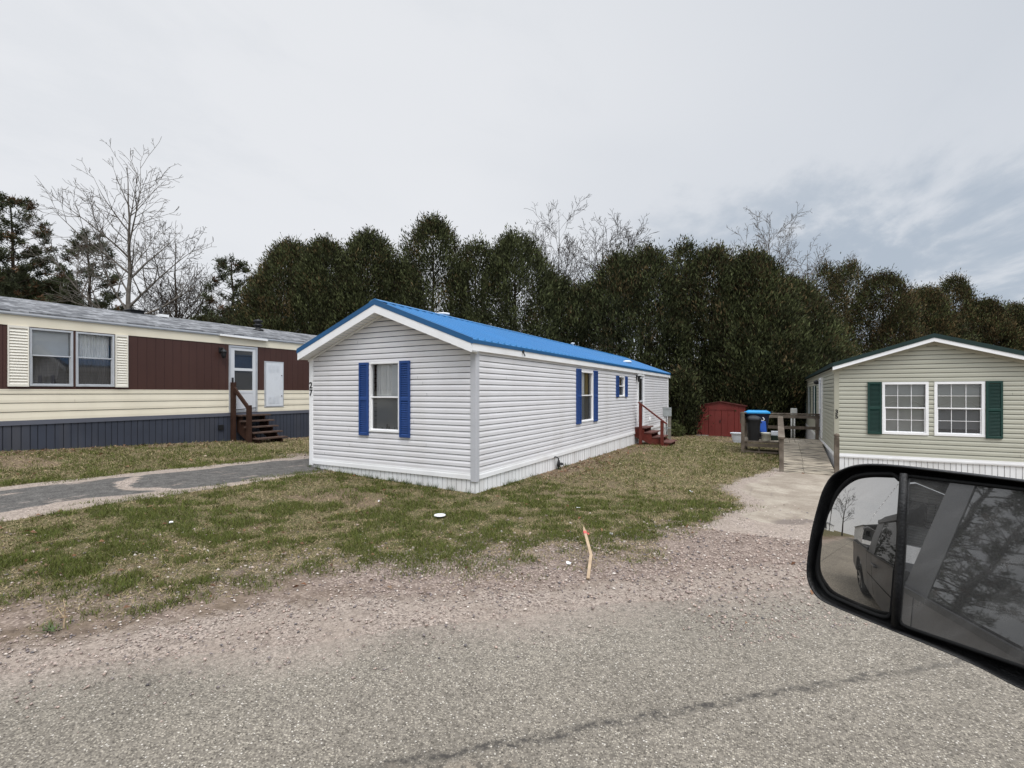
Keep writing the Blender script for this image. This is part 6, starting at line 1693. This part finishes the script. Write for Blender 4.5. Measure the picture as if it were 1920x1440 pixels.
# ------------------------------------------------------------------ what the mirror and the tinted window look back at
def to_world(f, l):
    return (f * math.cos(HEAD) - l * math.sin(HEAD), f * math.sin(HEAD) + l * math.cos(HEAD))

def mirror_home(f, l, rz, w, ln, label, sh):
    x, y = to_world(f, l); zb = g(x, y)
    t = thing('mobile_home', label, 'house', (x, y, zb), rz); t['local_frame'] = 1
    pale = mat('vinyl_pale_grey', (.78, .78, .78), .5, .04, 2, obj=True)
    W = Wall((-w / 2, 0), (1, 0, 0), (0, -1, 0)); m = MB()
    win = (w * .5 - .45, w * .5 + .45, 1.35, 2.55)
    siding(m, W, 0, w, .55, 3.6, .12, [win], [(.36, 1, 3.05 + .36 * w / 2), (-.36, 1, 3.05 - .36 * w / 2 + .36 * 0)] if False else [(.30, 1, 3.35 + .30 * w / 2), (-.30, 1, 3.35 - .30 * w / 2)])
    siding(m, Wall((w / 2, 0), (0, 1, 0), (1, 0, 0)), 0, ln, .55, 2.75, .12); siding(m, Wall((-w / 2, 0), (0, 1, 0), (-1, 0, 0)), 0, ln, .55, 2.75, .12)
    m.build('wall', [pale, M['groove_w']], t)
    m = MB(); m.box(-w / 2 - .01, w / 2 + .01, -.01, ln, -.2, .55); m.build('skirting', M['white_dirty'], t)
    m = MB(); e = w / 2 + .2; zz = 3.42 - .30 * e
    m.prism([(-e, -.25, zz), (0, -.25, 3.42), (e, -.25, zz), (e, -.25, zz + .07), (0, -.25, 3.49), (-e, -.25, zz + .07)], (0, ln + .5, 0)); m.build('roof', M['shingles'], t)
    o, bl, cu, (a, b, c, d) = window(t, W, *win, M['white'], .06, muntins=(2, 2)); bl(c + .4, d)
    for u in (win[0] - .34, win[1] + .02): shutter(t, W, u, u + .32, win[2], win[3], M[sh], pitch=.06)
mirror_home(-28, -5.6, HEAD - R(90), 5.2, 9, 'pale grey home with dark shutters reflected in the flat mirror behind the truck', 'black')
mirror_home(-62, 4.5, HEAD - R(75), 5, 10, 'small distant pale home reflected low in the convex mirror', 'black')

def utility_pole(x, y):
    z = g(x, y); t = thing('utility_pole', 'wooden utility pole with crossarm reflected in the convex mirror', 'pole', (x, y, z))
    m = MB(); m.tube([(x, y, z - .2), (x, y, z + 9)], [.15, .10], 10); m.build('pole', M['bark_dark'], t, True)
    a = HEAD + R(90); m = MB(); m.bar((x - math.cos(a) * 1.1, y - math.sin(a) * 1.1, z + 8.3), (x + math.cos(a) * 1.1, y + math.sin(a) * 1.1, z + 8.3), .1, .12); m.build('crossarm', M['bark_dark'], t)
utility_pole(*to_world(-48, 3.4))
bare('bare_tree', 'bare tree reflected in the convex mirror beside the truck cab', to_world(-30, -.6), 12.5, .2, [], 'bark_dark', 61, rnd=14, start=.25, up=.08, rmin=.02, twig=.7)
for k, (f, l, zt_, rr, lb) in enumerate(((-27, 6.0, 9.0, 2.6, 'dark pine reflected at the middle of the tinted truck window'), (-24, 10.5, 10.5, 2.8, 'tall dark pine reflected beside the truck window pillar'), (-34, 9.5, 10.0, 2.8, 'distant dark pine between the two pines reflected in the truck window'))):
    x, y = to_world(f, l); pine(x, y, zt_, rr, lb, tuft=14, group='pines seen in the mirror')

# ------------------------------------------------------------------ sky, sun, camera
def sky():
    w = bpy.data.worlds.new('World'); SC.world = w; w.use_nodes = True
    nt = w.node_tree; N, L = nt.nodes, nt.links
    for n in list(N): N.remove(n)
    out = N.new('ShaderNodeOutputWorld'); bg = N.new('ShaderNodeBackground'); bg.inputs['Strength'].default_value = .1
    L.new(bg.outputs[0], out.inputs[0])
    st = N.new('ShaderNodeTexSky'); st.sky_type = 'NISHITA'; st.sun_disc = False
    st.sun_elevation = R(SUN_EL); st.sun_rotation = R(SUN_ROT)
    tc = N.new('ShaderNodeTexCoord'); vec = tc.outputs['Generated']
    sp = N.new('ShaderNodeSeparateXYZ'); L.new(vec, sp.inputs[0])
    def M_(op, a, b=None, c=None):
        x = N.new('ShaderNodeMath'); x.operation = op
        for i, v in enumerate((a, b, c)):
            if v is None: continue
            if isinstance(v, (int, float)): x.inputs[i].default_value = v
            else: L.new(v, x.inputs[i])
        return x.outputs[0]
    def rng(f, a, b, lo=0., hi=1., kind='SMOOTHSTEP'):
        r = N.new('ShaderNodeMapRange'); r.interpolation_type = kind; r.inputs[1].default_value = a; r.inputs[2].default_value = b; r.inputs[3].default_value = lo; r.inputs[4].default_value = hi; L.new(f, r.inputs[0]); return r.outputs[0]
    zc = M_('MAXIMUM', sp.outputs['Z'], .0); den = M_('ADD', zc, .12)
    cx, cy = M_('DIVIDE', sp.outputs['X'], den), M_('DIVIDE', sp.outputs['Y'], den)
    cb = N.new('ShaderNodeCombineXYZ'); L.new(cx, cb.inputs[0]); L.new(cy, cb.inputs[1])
    mp = N.new('ShaderNodeMapping'); mp.inputs['Rotation'].default_value = (0, 0, R(-35)); mp.inputs['Scale'].default_value = (.95, .55, 1); mp.inputs['Location'].default_value = SKY_OFF
    L.new(cb.outputs[0], mp.inputs['Vector'])
    def noise(s, d, off=0, ro=.55, dist=.3):
        n = N.new('ShaderNodeTexNoise'); n.inputs['Scale'].default_value = s; n.inputs['Detail'].default_value = d; n.inputs['Roughness'].default_value = ro; n.inputs['Distortion'].default_value = dist
        L.new(mp.outputs[0], n.inputs['Vector']); return n.outputs['Fac']
    big, fine = noise(.55, 4), noise(1.6, 9, ro=.6)
    # towards the right of the view the deck breaks up into blue-grey banks
    rt = M_('ADD', M_('MULTIPLY', sp.outputs['X'], .62), M_('MULTIPLY', sp.outputs['Y'], .78))
    right = M_('MULTIPLY', rng(rt, .36, .80), rng(sp.outputs['Z'], .54, .24))
    def mixc(f, a, b):
        x = N.new('ShaderNodeMix'); x.data_type = 'RGBA'
        if isinstance(f, (int, float)): x.inputs[0].default_value = f
        else: L.new(f, x.inputs[0])
        for i, v in ((6, a), (7, b)):
            if isinstance(v, tuple): x.inputs[i].default_value = (*v, 1)
            else: L.new(v, x.inputs[i])
        return x.outputs[2]
    lit, mid, dark = (8.35, 8.5, 8.8), (6.1, 6.5, 7.1), (4.5, 5.15, 6.0)
    lf = M_('ADD', M_('MULTIPLY', sp.outputs['X'], -.80), M_('MULTIPLY', sp.outputs['Y'], .35))
    c = mixc(rng(M_('ADD', lf, M_('MULTIPLY', big, .5)), .95, .05), lit, mid)
    c = mixc(M_('MULTIPLY', rng(big, .44, .66), .38), c, mid)
    c = mixc(M_('MULTIPLY', rng(fine, .50, .66), .14), c, (5.4, 5.9, 6.5))
    c = mixc(M_('MULTIPLY', right, .55), c, (6.6, 7.0, 7.55))
    bank = M_('MULTIPLY', rng(M_('ADD', fine, M_('MULTIPLY', right, .15)), .52, .70), M_('MULTIPLY', right, .95))
    c = mixc(bank, c, dark)
    c = mixc(M_('MULTIPLY', M_('MULTIPLY', right, rng(fine, .50, .36)), .55), c, (7.2, 7.5, 8.0))
    c = mixc(.94, st.outputs[0], c)
    # below the horizon: dull ground light
    c = mixc(rng(sp.outputs['Z'], .0, -.06), c, (1.4, 1.3, 1.1))
    v = N.new('ShaderNodeVectorMath'); v.operation = 'DOT_PRODUCT'; L.new(vec, v.inputs[0]); v.inputs[1].default_value = tuple(SUN_DIR)
    gain = M_('ADD', M_('ADD', 1.0, rng(sp.outputs['Z'], .63, .99, 0, 1.5)), rng(v.outputs['Value'], .5, 1.0, 0, 1.6))
    sc = N.new('ShaderNodeVectorMath'); sc.operation = 'SCALE'; L.new(c, sc.inputs[0]); L.new(gain, sc.inputs['Scale'])
    L.new(sc.outputs[0], bg.inputs['Color'])
SUN_EL, SUN_AZ = 56.0, 132.0            # azimuth in degrees clockwise from +Y
SUN_ROT = SUN_AZ
SUN_DIR = Vector((math.sin(R(SUN_AZ)) * math.cos(R(SUN_EL)), math.cos(R(SUN_AZ)) * math.cos(R(SUN_EL)), math.sin(R(SUN_EL))))
SKY_OFF = (3.1, 1.7, 0)
sky()

sd = bpy.data.lights.new('sun', 'SUN'); sd.energy = 1.85; sd.angle = R(28); sd.color = (1, .965, .92)
so = bpy.data.objects.new('sun', sd); COL.objects.link(so)
dv = SUN_DIR
so.rotation_euler = dv.to_track_quat('Z', 'Y').to_euler(); so.location = dv * 60

cd = bpy.data.cameras.new('camera'); cam = bpy.data.objects.new('camera', cd); COL.objects.link(cam)
cam.location = (0, 0, EYE); cam.rotation_euler = (R(90), 0, R(28.6))
cd.sensor_width = 36; cd.lens = 910 / 1920 * 36; cd.shift_y = 16 / 1920
cd.clip_start = .01; cd.clip_end = 2000
SC.camera = cam
SC.view_settings.view_transform = 'Standard'; SC.view_settings.look = 'None'; SC.view_settings.exposure = 0; SC.view_settings.gamma = 1
SC.cycles.max_bounces = 8; SC.cycles.transparent_max_bounces = 12; SC.cycles.use_denoising = True
for o in list(COL.objects):
    if 'local_frame' in o.keys(): del o['local_frame']
